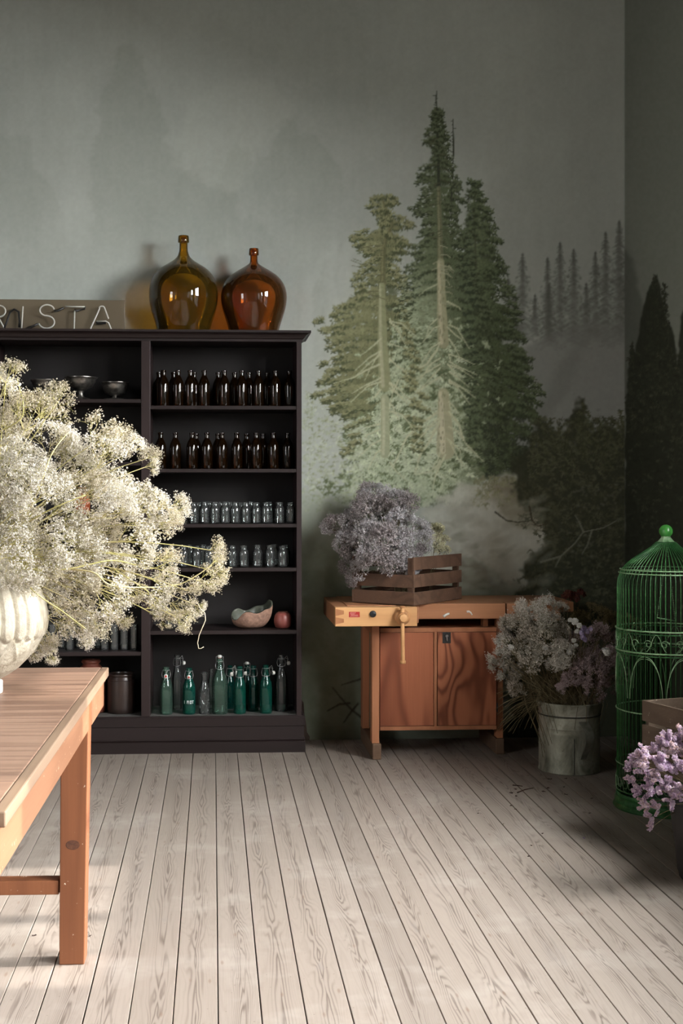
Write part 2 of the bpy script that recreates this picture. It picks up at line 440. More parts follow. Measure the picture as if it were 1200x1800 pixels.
# ---- generic conifer painter
def conifer(trunk, sil, cols, dens=1., size=6.5, droop=.35, lightfn=None, step=6, seed=0, back=.75, gap=.12):
    """trunk: [(y,x)], sil: [(y,left,right)]; cols dark, mid, light. Boughs are painted in tiers: shaded underside, body, lit tips."""
    y0, y1 = sil[0][0], sil[-1][0]
    y = y0
    while y < y1:          # thin underpainting, only near the stem
        tx = interp(trunk, y)[0]; l, r = interp(sil, y)
        for k in range(int((l + r) / 24)):
            u = rng.uniform(-l, r) * .5
            dab(tx + u, y + rng.uniform(-4, 4), size * 1.6, size, mixcol(cols[0], cols[1], rng.uniform(0, .6)), back * rng.uniform(.3, .8), rng.uniform(-.5, .5), .6)
        y += step
    boughs = []
    y = y0
    while y < y1:
        l, r = interp(sil, y); n = 1 + int((l + r) / 70)
        for _ in range(n):
            for sgn, w in ((-1, l), (1, r)):
                if rng.random() > gap: boughs.append((y + rng.uniform(-step, step) * .7, sgn, w * rng.choice([1.12, 1.0, .9, .7, .5])))
        y += step * (1.1 if (l + r) < 50 else 1.7)
    boughs.sort(key=lambda b: b[0] + rng.uniform(-6, 6))
    for (y, sgn, w) in boughs:
        tx = interp(trunk, y)[0]; w = max(w, 3); n = max(2, int(w / (size * .5) * dens)); sz = size * min(1, .5 + w / 60); thick = size * (.22 + min(w, 70) / 52)
        base_l = rng.uniform(-.12, .12); dr = droop * rng.uniform(.6, 1.2)
        def P(t): return tx + sgn * w * t, y + dr * w * (t ** 1.3) * .5 - math.sin(t * 3.1) * w * .05
        for k in range(n):     # underside
            t = (k + rng.random()) / n; bx, by = P(t); lf = lightfn(bx, by) if lightfn else .4
            prof = math.sin(min(1, t * 1.15 + .12) * 3.0) * .8 + .35
            leaf(bx, by + thick * .75 * prof, sz * rng.uniform(.7, 1.1), mixcol(cols[0], cols[1], max(0, lf * .8 - .1)), .8, 5, 1.1)
        for k in range(int(n * 1.3)):     # lit upper side
            t = (k + rng.random()) / (n * 1.3); bx, by = P(t); lf = float(np.clip((lightfn(bx, by) if lightfn else .4) + base_l, 0, 1))
            prof = math.sin(min(1, t * 1.15 + .12) * 3.0) * .8 + .35
            leaf(bx + rng.uniform(-2, 2), by - rng.uniform(-.15, .45) * thick * prof, sz * rng.uniform(.6, 1.1) * (1.05 - .3 * t), mixcol(cols[1], cols[2], lf * rng.uniform(.7, 1.25)), .85, 6, 1.1)

# right rear spruce
conifer([(320,833),(860,846)], [(320,1,1),(345,10,10),(365,6,18),(400,18,34),(450,26,42),(500,34,56),(560,40,70),(620,50,78),(680,60,96),(740,66,98),(800,70,70),(860,70,50)],
        [(66,74,56),(88,98,72),(132,142,110)], 1.0, 7.5, .5, lambda x, y: np.clip(.62 - (x - 820) / 110 - (y - 420) / 900, 0, 1), 7, gap=.1)
stroke([(833,325),(834,400),(836,470)], 1.0, 2.2, (84, 88, 68), .8)
# left pine, layered olive pads
pine_l = [(345,10,25),(362,24,28),(372,22,8),(384,4,34),(396,10,50),(404,24,38),(414,62,10),(425,48,40),(440,40,44),(452,20,30),(466,34,26),(480,44,24),(494,56,40),(508,40,44),(524,50,48),(545,82,50),(560,104,52),(578,92,56),(598,82,56),(620,76,60),(645,98,62),(668,104,64),(700,106,66),(722,92,66),(735,48,60),(760,60,60),(800,66,60),(825,40,40)]
conifer([(345,668),(400,680),(440,674),(560,670),(830,676)], pine_l, [(74,80,58),(100,104,76),(144,144,110)], 1.05, 6.2, .12,
        lambda x, y: np.clip(.55 - (x - 660) / 200 - (y - 500) / 900 + .15 * math.sin(y * .25), 0, 1), 5.2, gap=.16)
# main tall spruce
main = [(192,3,5),(205,8,10),(222,10,12),(235,24,14),(248,20,20),(262,6,16),(285,10,26),(300,34,32),(314,40,36),(325,22,34),(342,30,44),(360,42,30),(378,40,32),(395,28,34),(420,34,44),(450,44,54),(480,56,62),(520,66,72),(560,76,80),(600,88,86),(640,104,88),(680,118,92),(720,128,96),(760,136,96),(800,146,96),(840,140,90),(880,120,70)]
def main_light(x, y):
    return float(np.clip((772 - x) / 120 + .12 + (y - 460) / 460, 0, 1) * np.clip((y - 380) / 160, 0.05, 1))
conifer([(192,768),(420,772),(600,778),(880,783)], main, [(66,74,54),(92,101,76),(168,177,148)], 1.15, 6.4, .55, main_light, 5, gap=.07)
# deep shade right of the main stem
for k in range(240):
    y = rng.uniform(480, 830); x = 800 + rng.uniform(0, 60) + (y - 480) * .12
    leaf(x, y, rng.uniform(5, 8), mixcol((62, 69, 52), (84, 93, 70), rng.random()), .55, 5)
for k in range(120):
    y = rng.uniform(700, 850); x = rng.uniform(850, 930)
    leaf(x, y, rng.uniform(5, 8), mixcol((56, 61, 50), (74, 80, 64), rng.random()), .6, 5)
# ragged drooping bough ends on the right outline
for y in range(430, 760, 22):
    x = 840 + (y - 400) * .27 + rng.uniform(-4, 6)
    for k in range(5): leaf(x + k * 5, y + k * 2.4, 6 - k * .5, (76, 84, 62), .85, 6)
# pale foreground foliage flowing down to the left
for k in range(900):
    t = rng.random(); x = rng.uniform(600, 775); y = rng.uniform(700, 885)
    if y < 1120 - x * .55 - 40: continue
    dark = rng.random() < .33
    leaf(x, y, rng.uniform(4, 7), mixcol((96,106,78), (122,132,102), rng.random()) if dark else mixcol((158,168,140), (184,192,166), rng.random()), .75 if dark else .8, 6)
for k in range(380):
    x = rng.normal(750, 48); y = rng.uniform(560, 760)
    leaf(x, y, rng.uniform(4, 6.5), mixcol((150,160,132), (178,187,158), rng.random()) if rng.random() < .72 else (98,108,80), .8, 6)
for k in range(260):
    t = rng.random(); x = rng.uniform(640, 850); y = rng.uniform(640, 880)
    if y < 1120 - x * .6: continue
    leaf(x, y, rng.uniform(5, 9), mixcol((84,94,68), (104,114,84), rng.random()), .75, 8)
for k in range(330):
    x = rng.uniform(620, 830); y = rng.uniform(620, 885)
    if y < 1130 - x * .62 or (x > 800 and rng.random() < .5): continue
    cxx = rng.choice([-1, 1]); c_ = mixcol((156,166,138), (190,197,172), rng.random())
    for q in range(4): leaf(x + q * 4 * cxx, y + q * 2.2, rng.uniform(4.5, 7.5) * (1 - q * .12), c_, .85, 7, 1.)
# stems
def stem(pts, w0, w1, c, hl):
    stroke(pts, w0, w1, c, .95, 1.2)
    stroke([(x - w1 * .35, y) for x, y in pts], w0 * .4, w1 * .35, hl, .5, 1.5)
stem([(672,350),(682,378),(690,395),(680,412),(674,440),(672,520)], 1.5, 5., (104, 104, 76), (132, 130, 98))
stem([(671,500),(672,600),(676,680)], 4.5, 9.5, (140, 142, 110), (166, 166, 136))
stem([(676,700),(677,760),(676,800)], 6.5, 7, (156, 160, 130), (176, 178, 150))
stroke([(767,160),(766,176),(768,196),(769,260),(771,330)], .9, 2.8, (62, 66, 54), .95)
stroke([(796,210),(797,262),(794,330),(792,380)], .9, 2., (66, 70, 58), .9)
for x in (767, 796):
    for k in range(10):
        y = (168 if x == 767 else 214) + k * 6; stroke([(x, y), (x + rng.choice([-1, 1]) * rng.uniform(2, 7), y + rng.uniform(-3, 2))], .7, .5, (66, 70, 58), .8)
stem([(771,330),(773,400),(774,470)], 3, 5, (108, 110, 86), (140, 140, 112))
stem([(774,460),(776,540),(779,605)], 5.5, 8.5, (156, 154, 124), (182, 178, 150))
stem([(779,690),(781,740),(783,795)], 8, 14, (162, 160, 130), (186, 182, 156))
for k in range(60):   # bark flecks
    y = rng.uniform(470, 800); dab(776 + rng.uniform(-6, 6), y, 1.2, 3, (116, 114, 88), .5)
# bare boughs
PALE = (178, 180, 150)
for pts, w in [([(768,615),(750,640),(725,655),(704,668)],1.8),([(768,725),(740,745),(715,768),(700,800),(690,822)],2.2),([(770,745),(755,775),(738,800),(728,835)],2.4),
               ([(790,725),(806,745),(815,775),(838,800),(850,812)],2.),([(782,800),(765,835),(760,860)],2.),([(786,640),(800,655),(822,666)],1.4),([(786,530),(806,540),(816,552)],1.6),([(786,575),(802,590),(824,606)],1.6),
               ([(768,560),(755,572),(750,588)],1.3),([(768,500),(750,508),(736,520)],1.2),([(668,640),(645,650),(620,664),(585,674)],1.8),([(650,648),(640,670)],1.2),([(668,665),(640,678),(618,692)],1.5),
               ([(668,745),(640,752),(622,768)],1.5),([(668,755),(645,764),(632,790)],1.3),([(684,604),(704,610),(716,612)],1.3),([(684,632),(700,644),(712,652)],1.3),([(785,770),(808,790),(812,820)],1.4),
               ([(700,668),(690,690),(684,720)],1.4),([(830,660),(842,680)],1.)]:
    stroke(pts, w, w * .45, PALE, .9, .8)
for k in range(26):  # dark dead twigs in the pine
    x = rng.uniform(615, 660); y = rng.uniform(425, 520); stroke([(x, y), (x + rng.uniform(14, 30), y + rng.uniform(-8, 12))], .7, 1.0, (96, 96, 72), .7)
# pale shrubs at the far left of the trees
for k in range(520):
    x = rng.uniform(532, 640); y = rng.uniform(680, 900)
    if x > 575 and y < 740: continue
    leaf(x, y, rng.uniform(3.5, 6), mixcol((150,158,128), (176,184,158), rng.random()) if rng.random() < .6 else (186, 192, 176), .5, 5)
for x in (548, 566, 590, 610):
    for y in range(690 if x < 560 else 740, 880, 9):
        leaf(x + rng.uniform(-9, 9), y, 5, (134, 140, 106), .5, 5)
for cx, cy in ((582,850),(606,845),(590,860),(570,862)):
    for k in range(9): leaf(cx + rng.uniform(-12, 12), cy + rng.uniform(-10, 10), 5, (98, 108, 78), .7, 6)
def puffs(trunk, sil, cols, y0, y1, step, lf, s0=5.):
    """fluffy needle tufts standing out from the outline"""
    for sgn in (-1, 1):
        y = y0
        while y < y1:
            tx = interp(trunk, y)[0]; w = interp(sil, y)[0 if sgn < 0 else 1] * rng.uniform(.8, 1.2); f = lf(tx + sgn * w, y)
            for q in range(4):
                px_ = tx + sgn * (w - q * 5) + rng.uniform(-2, 2); py_ = y - q * 1.6 + rng.uniform(-2, 2)
                leaf(px_, py_ + 3, s0 * 1.1, mixcol(cols[0], cols[1], f * .5), .85, 7); leaf(px_, py_ - 1, s0, mixcol(cols[1], cols[2], min(1, f + .12)), .85, 7)
            y += step * rng.uniform(.6, 1.5)
SKY_ = (166, 171, 162)
puffs([(345,668),(400,680),(440,674),(560,670),(830,676)], pine_l, [(74,80,58),(104,108,78),(160,158,122)], 350, 800, 10, lambda x, y: .5, 5.4)
puffs([(192,768),(420,772),(600,778),(880,783)], main, [(60,68,50),(90,98,74),(160,168,140)], 200, 560, 9, lambda x, y: main_light(x, y) * .7, 4.6)
puffs([(320,833),(860,846)], [(320,2,4),(345,10,14),(365,6,20),(400,18,36),(450,20,42),(500,20,54),(560,20,68),(620,20,76),(680,20,92),(740,20,96),(800,20,70)], [(60,68,52),(84,94,70),(118,128,98)], 325, 780, 11, lambda x, y: .4 if x > 850 else .2, 5.6)
for k in range(120):      # glimpses of sky between the pads
    y = rng.uniform(390, 600); x = rng.uniform(620, 712) if k % 2 else rng.uniform(742, 806); y = y if k % 2 else rng.uniform(230, 420)
    if abs(x - 672) < 9 or abs(x - 771) < 7: continue
    leaf(x, y, rng.uniform(2.4, 4.2), SKY_, .75, 4)
for k in range(34):       # fine dead twigs on both stems
    y = rng.uniform(230, 560); x = 770 + (y - 230) * .02; sg = rng.choice([-1, 1]); l_ = rng.uniform(10, 26)
    stroke([(x, y), (x + sg * l_ * .6, y + rng.uniform(-3, 5)), (x + sg * l_, y + rng.uniform(2, 10))], .9, .6, (84, 86, 66) if y < 430 else (164, 164, 138), .75, .5)
for k in range(46):
    y = rng.uniform(560, 830); m_ = rng.random() < .6; x = 781 if m_ else 677; sg = rng.choice([-1, 1]); l_ = rng.uniform(20, 62)
    stroke([(x + sg * 8, y), (x + sg * l_ * .5, y + rng.uniform(4, 16)), (x + sg * l_, y + rng.uniform(16, 46))], 1.5, .7, PALE, .85, .8)
# ground: pale slope, boulders, brushwood
blend(poly_mask([(520,1500),(520,875),(600,880),(690,890),(760,900),(770,1500)], 26, 30, 40) * .55, (142, 150, 130))
rock = poly_mask([(735,1010),(750,905),(775,880),(800,858),(850,842),(900,838),(945,850),(990,900),(1000,1060),(735,1060)], 9, 34, 41)
blend(rock * .85, (184, 184, 172)); rn = vnoise(60, 40, 60, 4); blend(rock * sm(.5, .62, rn) * .5, (134, 132, 114)); blend(rock * sm(.55, .7, vnoise(34, 60, 61, 3)) * .4, (196, 196, 184))
blend(poly_mask([(880,905),(860,850),(900,838),(960,845),(960,930),(905,925)], 8, 20, 42) * .65, (126, 118, 96))
blend(poly_mask([(790,1100),(800,975),(850,1005),(905,1035),(960,1070),(960,1100)], 12, 40, 43) * .6, (92, 90, 78))
for k in range(160):
    x = rng.uniform(830, 960); y = rng.uniform(838, 890); leaf(x, y, rng.uniform(4, 7), mixcol((120,120,92), (160,158,130), rng.random()), .6, 6)
blend(poly_mask([(520,1500),(520,980),(640,1000),(760,1020),(1100,1060),(1100,1500)], 40, 40, 44) * .6, (106, 112, 96))
for k in range(240):
    x = rng.uniform(530, 660); y = rng.uniform(960, 1300); dab(x, y, rng.uniform(8, 26), rng.uniform(6, 18), mixcol((92,98,80), (132,138,118), rng.random()), .18, rng.random() * 3, .8)
for pts in ([(584,1208),(600,1228),(616,1246),(636,1262)],[(575,1250),(596,1238),(616,1236)],[(600,1204),(620,1198),(640,1192)],[(604,1270),(618,1250),(630,1236)]):
    stroke(pts, 1.1, 1.9, (62, 60, 50), .8, .8)
# dark brushwood at the right
RAG = 1
BR = [(92,94,74),(74,76,58),(56,58,45)]
bm_ = poly_mask([(915,900),(905,800),(935,770),(960,735),(975,760),(1000,780),(1012,712),(1034,705),(1046,760),(1062,742),(1090,760),(1140,640),(1240,640),(1240,1700),(880,1700),(905,1060),(925,1000),(965,960),(950,910)], 7, 50, 50)
blend(bm_ * .93, (60, 62, 48)); 
for k in range(1900):
    x = rng.uniform(912, 1110); y = rng.uniform(735, 1060)
    if y < 900 and x < 930: continue
    if y > 920 and x < 955: continue
    leaf(x, y, rng.uniform(3.5, 6.5), mixcol(BR[int(rng.integers(0, 3))], (104, 104, 82), rng.random() * .45 * (1 - (y - 735) / 400)), .65, 6)
for x, t in ((1025,708),(1018,722),(1034,724),(968,738),(984,748),(957,745),(1058,742),(1075,735),(1090,722),(940,768),(1000,772)):
    y = t
    while y < t + 90: leaf(x + rng.uniform(-1, 1) * (3 + (y - t) * .14), y, 4.6, mixcol((66,70,52), (96,98,74), rng.random()), .85, 6); y += 3.4
for k in range(260):
    y = rng.uniform(845, 1060); x = float(np.interp(y, [845, 900, 960, 1060], [925, 960, 975, 930])) + rng.normal(0, 16)
    leaf(x, y, rng.uniform(4, 8), mixcol((58,60,46), (92,92,72), rng.random()), .6, 6)
for k in range(120):
    x = rng.uniform(760, 960); y = rng.uniform(870, 1050); dab(x, y, rng.uniform(6, 22), rng.uniform(3, 9), mixcol((120,118,100), (196,196,184), rng.random()), .28, rng.uniform(-.7, .3), .8)
for pts in ([(950,988),(985,978),(1010,955),(1025,935),(1060,928),(1084,915)],[(1025,935),(1018,918),(1010,905)],[(985,978),(975,998)],[(1040,932),(1032,958),(1022,975)],[(870,900),(890,915),(910,918),(930,916)],[(930,890),(935,915),(945,925),(965,920)]):
    stroke(pts, 1.6, .9, (128, 128, 112) if pts[0][0] > 940 else (70, 66, 52), .8, .6)
for k in range(40): dab(rng.uniform(1000, 1095), rng.uniform(850, 1000), rng.uniform(2, 4), rng.uniform(1.5, 2.5), (112, 112, 98), .5)
# the right wall's stand of dark firs
def fir_dark(x, top, hw, base=1100, a=.95):
    y = top
    while y < base:
        w = hw * min(1, ((y - top) / 200) ** .7) + 1.5
        for k in range(int(2 + w / 4)):
            leaf(x + rng.uniform(-w, w) * rng.uniform(.6, 1.05), y + rng.uniform(-3, 3), rng.uniform(3.5, 6), mixcol((44,46,36), (62,64,50), rng.random() ** 2), a, 5)
        y += 5
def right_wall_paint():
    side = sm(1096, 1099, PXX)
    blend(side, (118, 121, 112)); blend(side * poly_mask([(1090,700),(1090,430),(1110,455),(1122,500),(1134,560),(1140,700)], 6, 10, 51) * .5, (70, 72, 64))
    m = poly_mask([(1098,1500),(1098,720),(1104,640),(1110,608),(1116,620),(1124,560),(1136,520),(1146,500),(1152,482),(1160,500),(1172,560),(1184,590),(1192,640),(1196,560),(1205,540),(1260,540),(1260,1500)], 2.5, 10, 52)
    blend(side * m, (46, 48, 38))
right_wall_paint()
fir_dark(1151, 484, 27, 760); fir_dark(1166, 500, 20, 760); fir_dark(1110, 606, 7, 760); fir_dark(1206, 560, 14, 800); 
for k in range(1100):
    x = rng.uniform(1102, 1235); y = rng.uniform(620, 1100); leaf(x, y, rng.uniform(3, 6), mixcol((40,42,33), (76,78,62), rng.random() ** 2.2), .7, 5)
C = np.clip(C, 8, 250)
C += ((vnoise(5, 5, 77, 2) - .5) * 7)[..., None]
PAINT = (np.clip(C, 0, 255) / 255.0)
PAINT = np.where(PAINT <= .04045, PAINT / 12.92, ((PAINT + .055) / 1.055) ** 2.4)

def mat_mural():
    m, nt, out = newmat('painted_wallpaper'); b = bsdf(nt, out, .85, 0, .2)
    a = N(nt, 'ShaderNodeVertexColor', layer_name='paint')
    hs = N(nt, 'ShaderNodeHueSaturation'); hs.inputs['Saturation'].default_value = 1.0; hs.inputs['Value'].default_value = 1.3
    L(nt, a.outputs[0], hs.inputs['Color']); L(nt, hs.outputs[0], b.inputs['Base Color'])
    bump(nt, b, noise(nt, objco(nt), 60, 4, .6), .08, .001)
    return m
M_MURAL = mat_mural()
def wall_grid(name, us, zs, P):
    """P(u,z) -> world; colours taken from the painting"""
    U, Z = np.meshgrid(us, zs); X, Y, Zz = P(U, Z)
    V = np.stack([X, Y, Zz], -1).reshape(-1, 3)
    nu, nz = len(us), len(zs); i = np.arange(nz - 1)[:, None] * nu + np.arange(nu - 1)[None]
    T = np.stack([i, i + 1, i + nu + 1, i + nu], -1).reshape(-1, 4)
    me = tri_mesh(name, V, T, [M_MURAL], smooth=True)
    px, py = proj(V[:, 0], np.maximum(V[:, 1], 4.9), V[:, 2])
    fx = np.clip((px - OX) / ST, 0, CW - 1.01); fy = np.clip((py - OY) / ST, 0, CH - 1.01)
    ix = fx.astype(int); iy = fy.astype(int); tx = (fx - ix)[:, None]; ty = (fy - iy)[:, None]
    c = (PAINT[iy, ix] * (1-tx) + PAINT[iy, ix+1] * tx) * (1-ty) + (PAINT[iy+1, ix] * (1-tx) + PAINT[iy+1, ix+1] * tx) * ty
    ca = me.color_attributes.new('paint', 'FLOAT_COLOR', 'POINT')
    ca.data.foreach_set('color', np.concatenate([c, np.ones((len(c), 1))], 1).astype(np.float32).ravel())
    o = bpy.data.objects.new(name, me); COL.objects.link(o); return struct(o)
stp = ST * WALL_Y / F * 1.0
us = np.concatenate([[XL, -2.2, -1.4], np.arange(-1.2, XC - .001, stp), [XC]])
zs = np.concatenate([[-.02], np.arange(0.0, 4.05, stp), [ZC]])
wb = wall_grid('wall_back', us, zs, lambda U, Z: (U, np.full_like(U, WALL_Y), Z))
# right wall: papered stretch near the corner, then plaster with tall windows
WIN = [(3.48, 4.68), (1.3, 2.6), (-.9, .5), (-2.6, -1.4)]; WZ0, WZ1 = 1.22, 3.12
PAPER_Y = 5.15
us = np.concatenate([np.arange(WALL_Y, PAPER_Y, -stp * 1.6), [PAPER_Y]])
wall_grid('wall_right', us, np.concatenate([[-.02], np.arange(0, 3.9, stp * 1.2), [ZC]]), lambda U, Z: (np.full_like(U, XC), U, Z))
w = MB(); w.box((XC + .002, PAPER_Y, -.02), (XC + .3, WALL_Y + .2, ZC))
ys = [PAPER_Y] + [v for a, b in WIN for v in (b, a)] + [YB]
for i in range(0, len(ys), 2): w.box((XC, ys[i+1], -.02), (XC + .3, ys[i], ZC))
for a, b in WIN: w.box((XC, a, -.02), (XC + .3, b, WZ0)); w.box((XC, a, WZ1), (XC + .3, b, ZC))
struct(w.build('wall_right', M_plaster))
struct(MB().box((XL - .2, WALL_Y + .003, -.02), (XC + .3, WALL_Y + .2, ZC)).build('wall_back', M_plaster))
M_frame = mat_plain('window_paint', (.55,.55,.5), rough=.5)
for i, (a, b) in enumerate(WIN):
    fr = MB(); x0, x1 = XC + .12, XC + .17; t = .05
    fr.box((x0, a, WZ0), (x1, a + t, WZ1)); fr.box((x0, b - t, WZ0), (x1, b, WZ1)); fr.box((x0, a, WZ0), (x1, b, WZ0 + t)); fr.box((x0, a, WZ1 - t), (x1, b, WZ1))
    c = (a + b) / 2; fr.box((x0, c - .04, WZ0), (x1, c + .04, WZ1))
    for q in (.25, .5, .75): z = WZ0 + (WZ1 - WZ0) * q; fr.box((x0 + .01, a, z - .012), (x1 - .01, b, z + .012))
    for yv in ((a + c) / 2, (b + c) / 2): fr.box((x0 + .01, yv - .01, WZ0), (x1 - .01, yv + .01, WZ1))
    struct(fr.build('window_%d' % (i + 1), M_frame))
for i, (a, b) in enumerate(LWIN):
    fr = MB(); x0, x1 = XL - .14, XL - .09; t = .05; c = (a + b) / 2
    for ya, yb in ((a, a + t), (b - t, b), (c - .04, c + .04)): fr.box((x0, ya, LZ0), (x1, yb, LZ1))
    for q in (0, .333, .667, .975): z_ = LZ0 + (LZ1 - LZ0) * q; fr.box((x0 + .01, a, z_), (x1 - .01, b, z_ + .03))
    struct(fr.build('window_%d' % (i + 5), M_frame))
# ------------------------------------------------------------------ materials for the furniture
M_case = mat_wood('dark_stained_wood', lin((38,27,26)), lin((24,17,16)), 'x', 5, 12, 4, .5, .35, None, .3, bstr=.12)
M_caseb = mat_plain('dark_back_board', lin((22,16,15)), lin((16,12,12)), .75, nscale=6)
M_casev = mat_wood('dark_stained_upright', lin((47,34,33)), lin((31,22,21)), 'z', 5, 12, 4, .5, .35, None, .3, bstr=.12)
M_dust = mat_plain('dusty_base_board', lin((96,94,90)), lin((64,62,60)), .8, nscale=10)
BF, BBK = 6.5, 6.835            # bookcase front and back
def bx(px): return atY(px, 865, BF).x
def bz(py): return atY(374, py, BF).z
X_L, X_R = bx(-20), bx(530)
bc = thing('bookcase', 'tall dark brown open bookcase of two bays full of bottles and jars, against the wall', 'bookcase', ((X_L+X_R)/2, BF, 0))
O = Vector(bc.location)
def bpart(name, mb, mat, **k):
    mb.v = [(v[0]-O.x, v[1]-O.y, v[2]-O.z) for v in mb.v]; return mb.build(name, mat, bc, **k)
TOPZ = bz(581.5)
for a, b in ((-20, -11), (521, 530)):
    bpart('side_panel', MB().box((bx(a), BF, bz(1262)), (bx(b), BBK, bz(598))), M_casev, bevel=.002)
bpart('divider', MB().box((bx(248), BF, bz(1262)), (bx(264), BBK, bz(598))), M_casev, bevel=.002)
bpart('back_panel', MB().box((bx(-12), BBK - .012, bz(1262)), (bx(522), BBK, bz(598))), M_caseb)
SHR = [(713, 719.5), (824, 830.5), (921, 927.5), (998.5, 1005), (1108.5, 1115.5)]
SHL = [(702, 708.5), (812, 818.5), (905, 911.5), (1010, 1016.5), (1145, 1152)]
for tab, a, b in ((SHR, 264, 521), (SHL, -11, 248)):
    for t, u in tab: bpart('shelf', MB().box((bx(a), BF + .004, bz(u)), (bx(b), BBK - .012, bz(t))), M_case, bevel=.0015)
for a, b in ((264, 521), (-11, 248)): bpart('base_board', MB().box((bx(a), BF + .01, bz(1264)), (bx(b), BBK - .012, bz(1258))), M_dust)
def mould(prof, x0, x1, yb):
    """profile (out, z) swept along the front and returned along both ends"""
    m = MB(); rings = []
    for (xx_, yy_, sx, sy) in ((x0, yb, -1, 0), (x0, BF, -1, -1), (x1, BF, 1, -1), (x1, yb, 1, 0)):
        rings.append([(xx_ + sx * o, yy_ + sy * o, z) for o, z in prof])
    n = len(prof); vs = [p for r in rings for p in r]; fs = []
    for i in range(3):
        for k in range(n): k2 = (k+1) % n; fs.append((i*n+k, i*n+k2, (i+1)*n+k2, (i+1)*n+k))
    fs.append(tuple(range(n))); fs.append(tuple(range(4*n-1, 3*n-1, -1)))
    return m.add(vs, fs)
cor = [(-.02, bz(600)), (.004, bz(600)), (.004, bz(596)), (.012, bz(594.5)), (.016, bz(592)), (.022, bz(589)), (.034, bz(586.5)), (.045, bz(585.5)), (.045, TOPZ), (-.02, TOPZ)]
bpart('cornice', mould(cor, X_L, X_R, BBK), M_case)
bpart('top_board', MB().box((X_L - .0, BF, bz(598)), (X_R, BBK, TOPZ - .0005)), M_case)
pl = [(-.02, .0), (.018, .0), (.018, bz(1304)), (.012, bz(1302.5)), (.017, bz(1300.5)), (.012, bz(1298.5)), (.010, bz(1277)), (.016, bz(1276)), (.016, bz(1262)), (.008, bz(1258.5)), (-.02, bz(1258.5))]
bpart('plinth', mould(pl, X_L, X_R, BBK), M_case)
# scribed moulding piece at the right of the plinth, by the wall
sc = [(0, 0), (.058, 0), (.06, .02), (.04, .045), (.034, .09), (.022, .14), (.016, .2), (0, .215)]
m = MB(); m.prism([(X_R + .018 + x * .75, z) for x, z in sc], BBK - .05, BBK - .02); bpart('foot_moulding', m, mat_plain('worn_edge', lin((96,80,70)), lin((60,48,44)), .7))

# ------------------------------------------------------------------ brown bottles
G_brown = mat_glass('brown_glass', (.16,.07,.016), (.02,.009,.004), .04, body=(.06,.025,.006), bodyf=.1)
G_clear = mat_glass('clear_glass', (.92,.94,.93), (.5,.56,.55), .04, body=(.66,.68,.68), bodyf=.035)
G_aqua = mat_glass('pale_green_glass', (.66,.86,.76), (.16,.36,.28), .05, body=(.3,.55,.42), bodyf=.08)
G_green = mat_glass('green_glass', (.08,.44,.3), (.01,.12,.08), .05, body=(.02,.27,.2), bodyf=.15)
G_dgreen = mat_glass('dark_green_glass', (.03,.28,.22), (.004,.06,.05), .05, body=(.01,.17,.14), bodyf=.13)
U = BF / F                       # metres per photo pixel at the bookcase front
def bottle_mesh(prof, mat, name, seg=28):
    mb = MB().lathe([(r, z) for r, z in prof], seg, cap='base'); 
    return mb.build(name, mat, smooth=True, autos=40)
beer = [(0,.001),(.018,.0),(.0275,.003),(.0292,.009),(.0292,.108),(.0285,.118),(.0255,.131),(.0205,.143),(.0155,.152),(.0125,.158),(.0118,.163),(.0118,.176),(.0135,.1765),(.0142,.180),(.0138,.186),(.0118,.1875),(.0098,.187),(.0095,.16)]
def shelf_row(kind, label_fn, xs, shelf_z, Y, cat, group, first, jit=.0):
    out = []
    for i, px in enumerate(xs):
        x = atY(px, 865, Y).x
        o = first if not first.get('used') else copy_thing(first, (0,0,0))
        first['used'] = 1; o.location = (x, Y, shelf_z); o.rotation_euler.z = random.uniform(0, 6)
        tag(o, label_fn(i, len(xs)), cat, group); o.scale = (1, 1, 1) if not jit else (1, 1, 1 + random.uniform(-jit, jit)); out.append(o)
    return out
def del_used(os_):
    for o in os_:
        if 'used' in o: del o['used']
z = lambda v: 240 + v / 3.75
b0 = bottle_mesh(beer, G_brown, 'beer_bottle'); allb = []
def lab(what, row, shelf): return lambda i, n: '%s, %s from left in %s row, %s' % (what, ORD[i], row, shelf)
e = .0005
allb += shelf_row('b', lab('dark brown bottle', 'front', 'top right shelf'), [z(v) for v in (177,273,353,445,577,693,802,913,1007)], bz(713)+e, 6.60, 'bottle', 'brown bottles on the top right shelf', b0)
allb += shelf_row('b', lab('dark brown bottle', 'back', 'top right shelf'), [z(v) for v in (147,243,378,537,645,740,862)], bz(713)+e, 6.71, 'bottle', 'brown bottles on the top right shelf', b0)
allb += shelf_row('b', lab('dark brown bottle', 'front', 'second right shelf'), [z(v) for v in (158,255,365,463,562,660,788,900,995)], bz(824)+e, 6.60, 'bottle', 'brown bottles on the second right shelf', b0)
allb += shelf_row('b', lab('dark brown bottle', 'back', 'second right shelf'), [z(v) for v in (392,535,725,833)], bz(824)+e, 6.71, 'bottle', 'brown bottles on the second right shelf', b0)
del_used(allb)
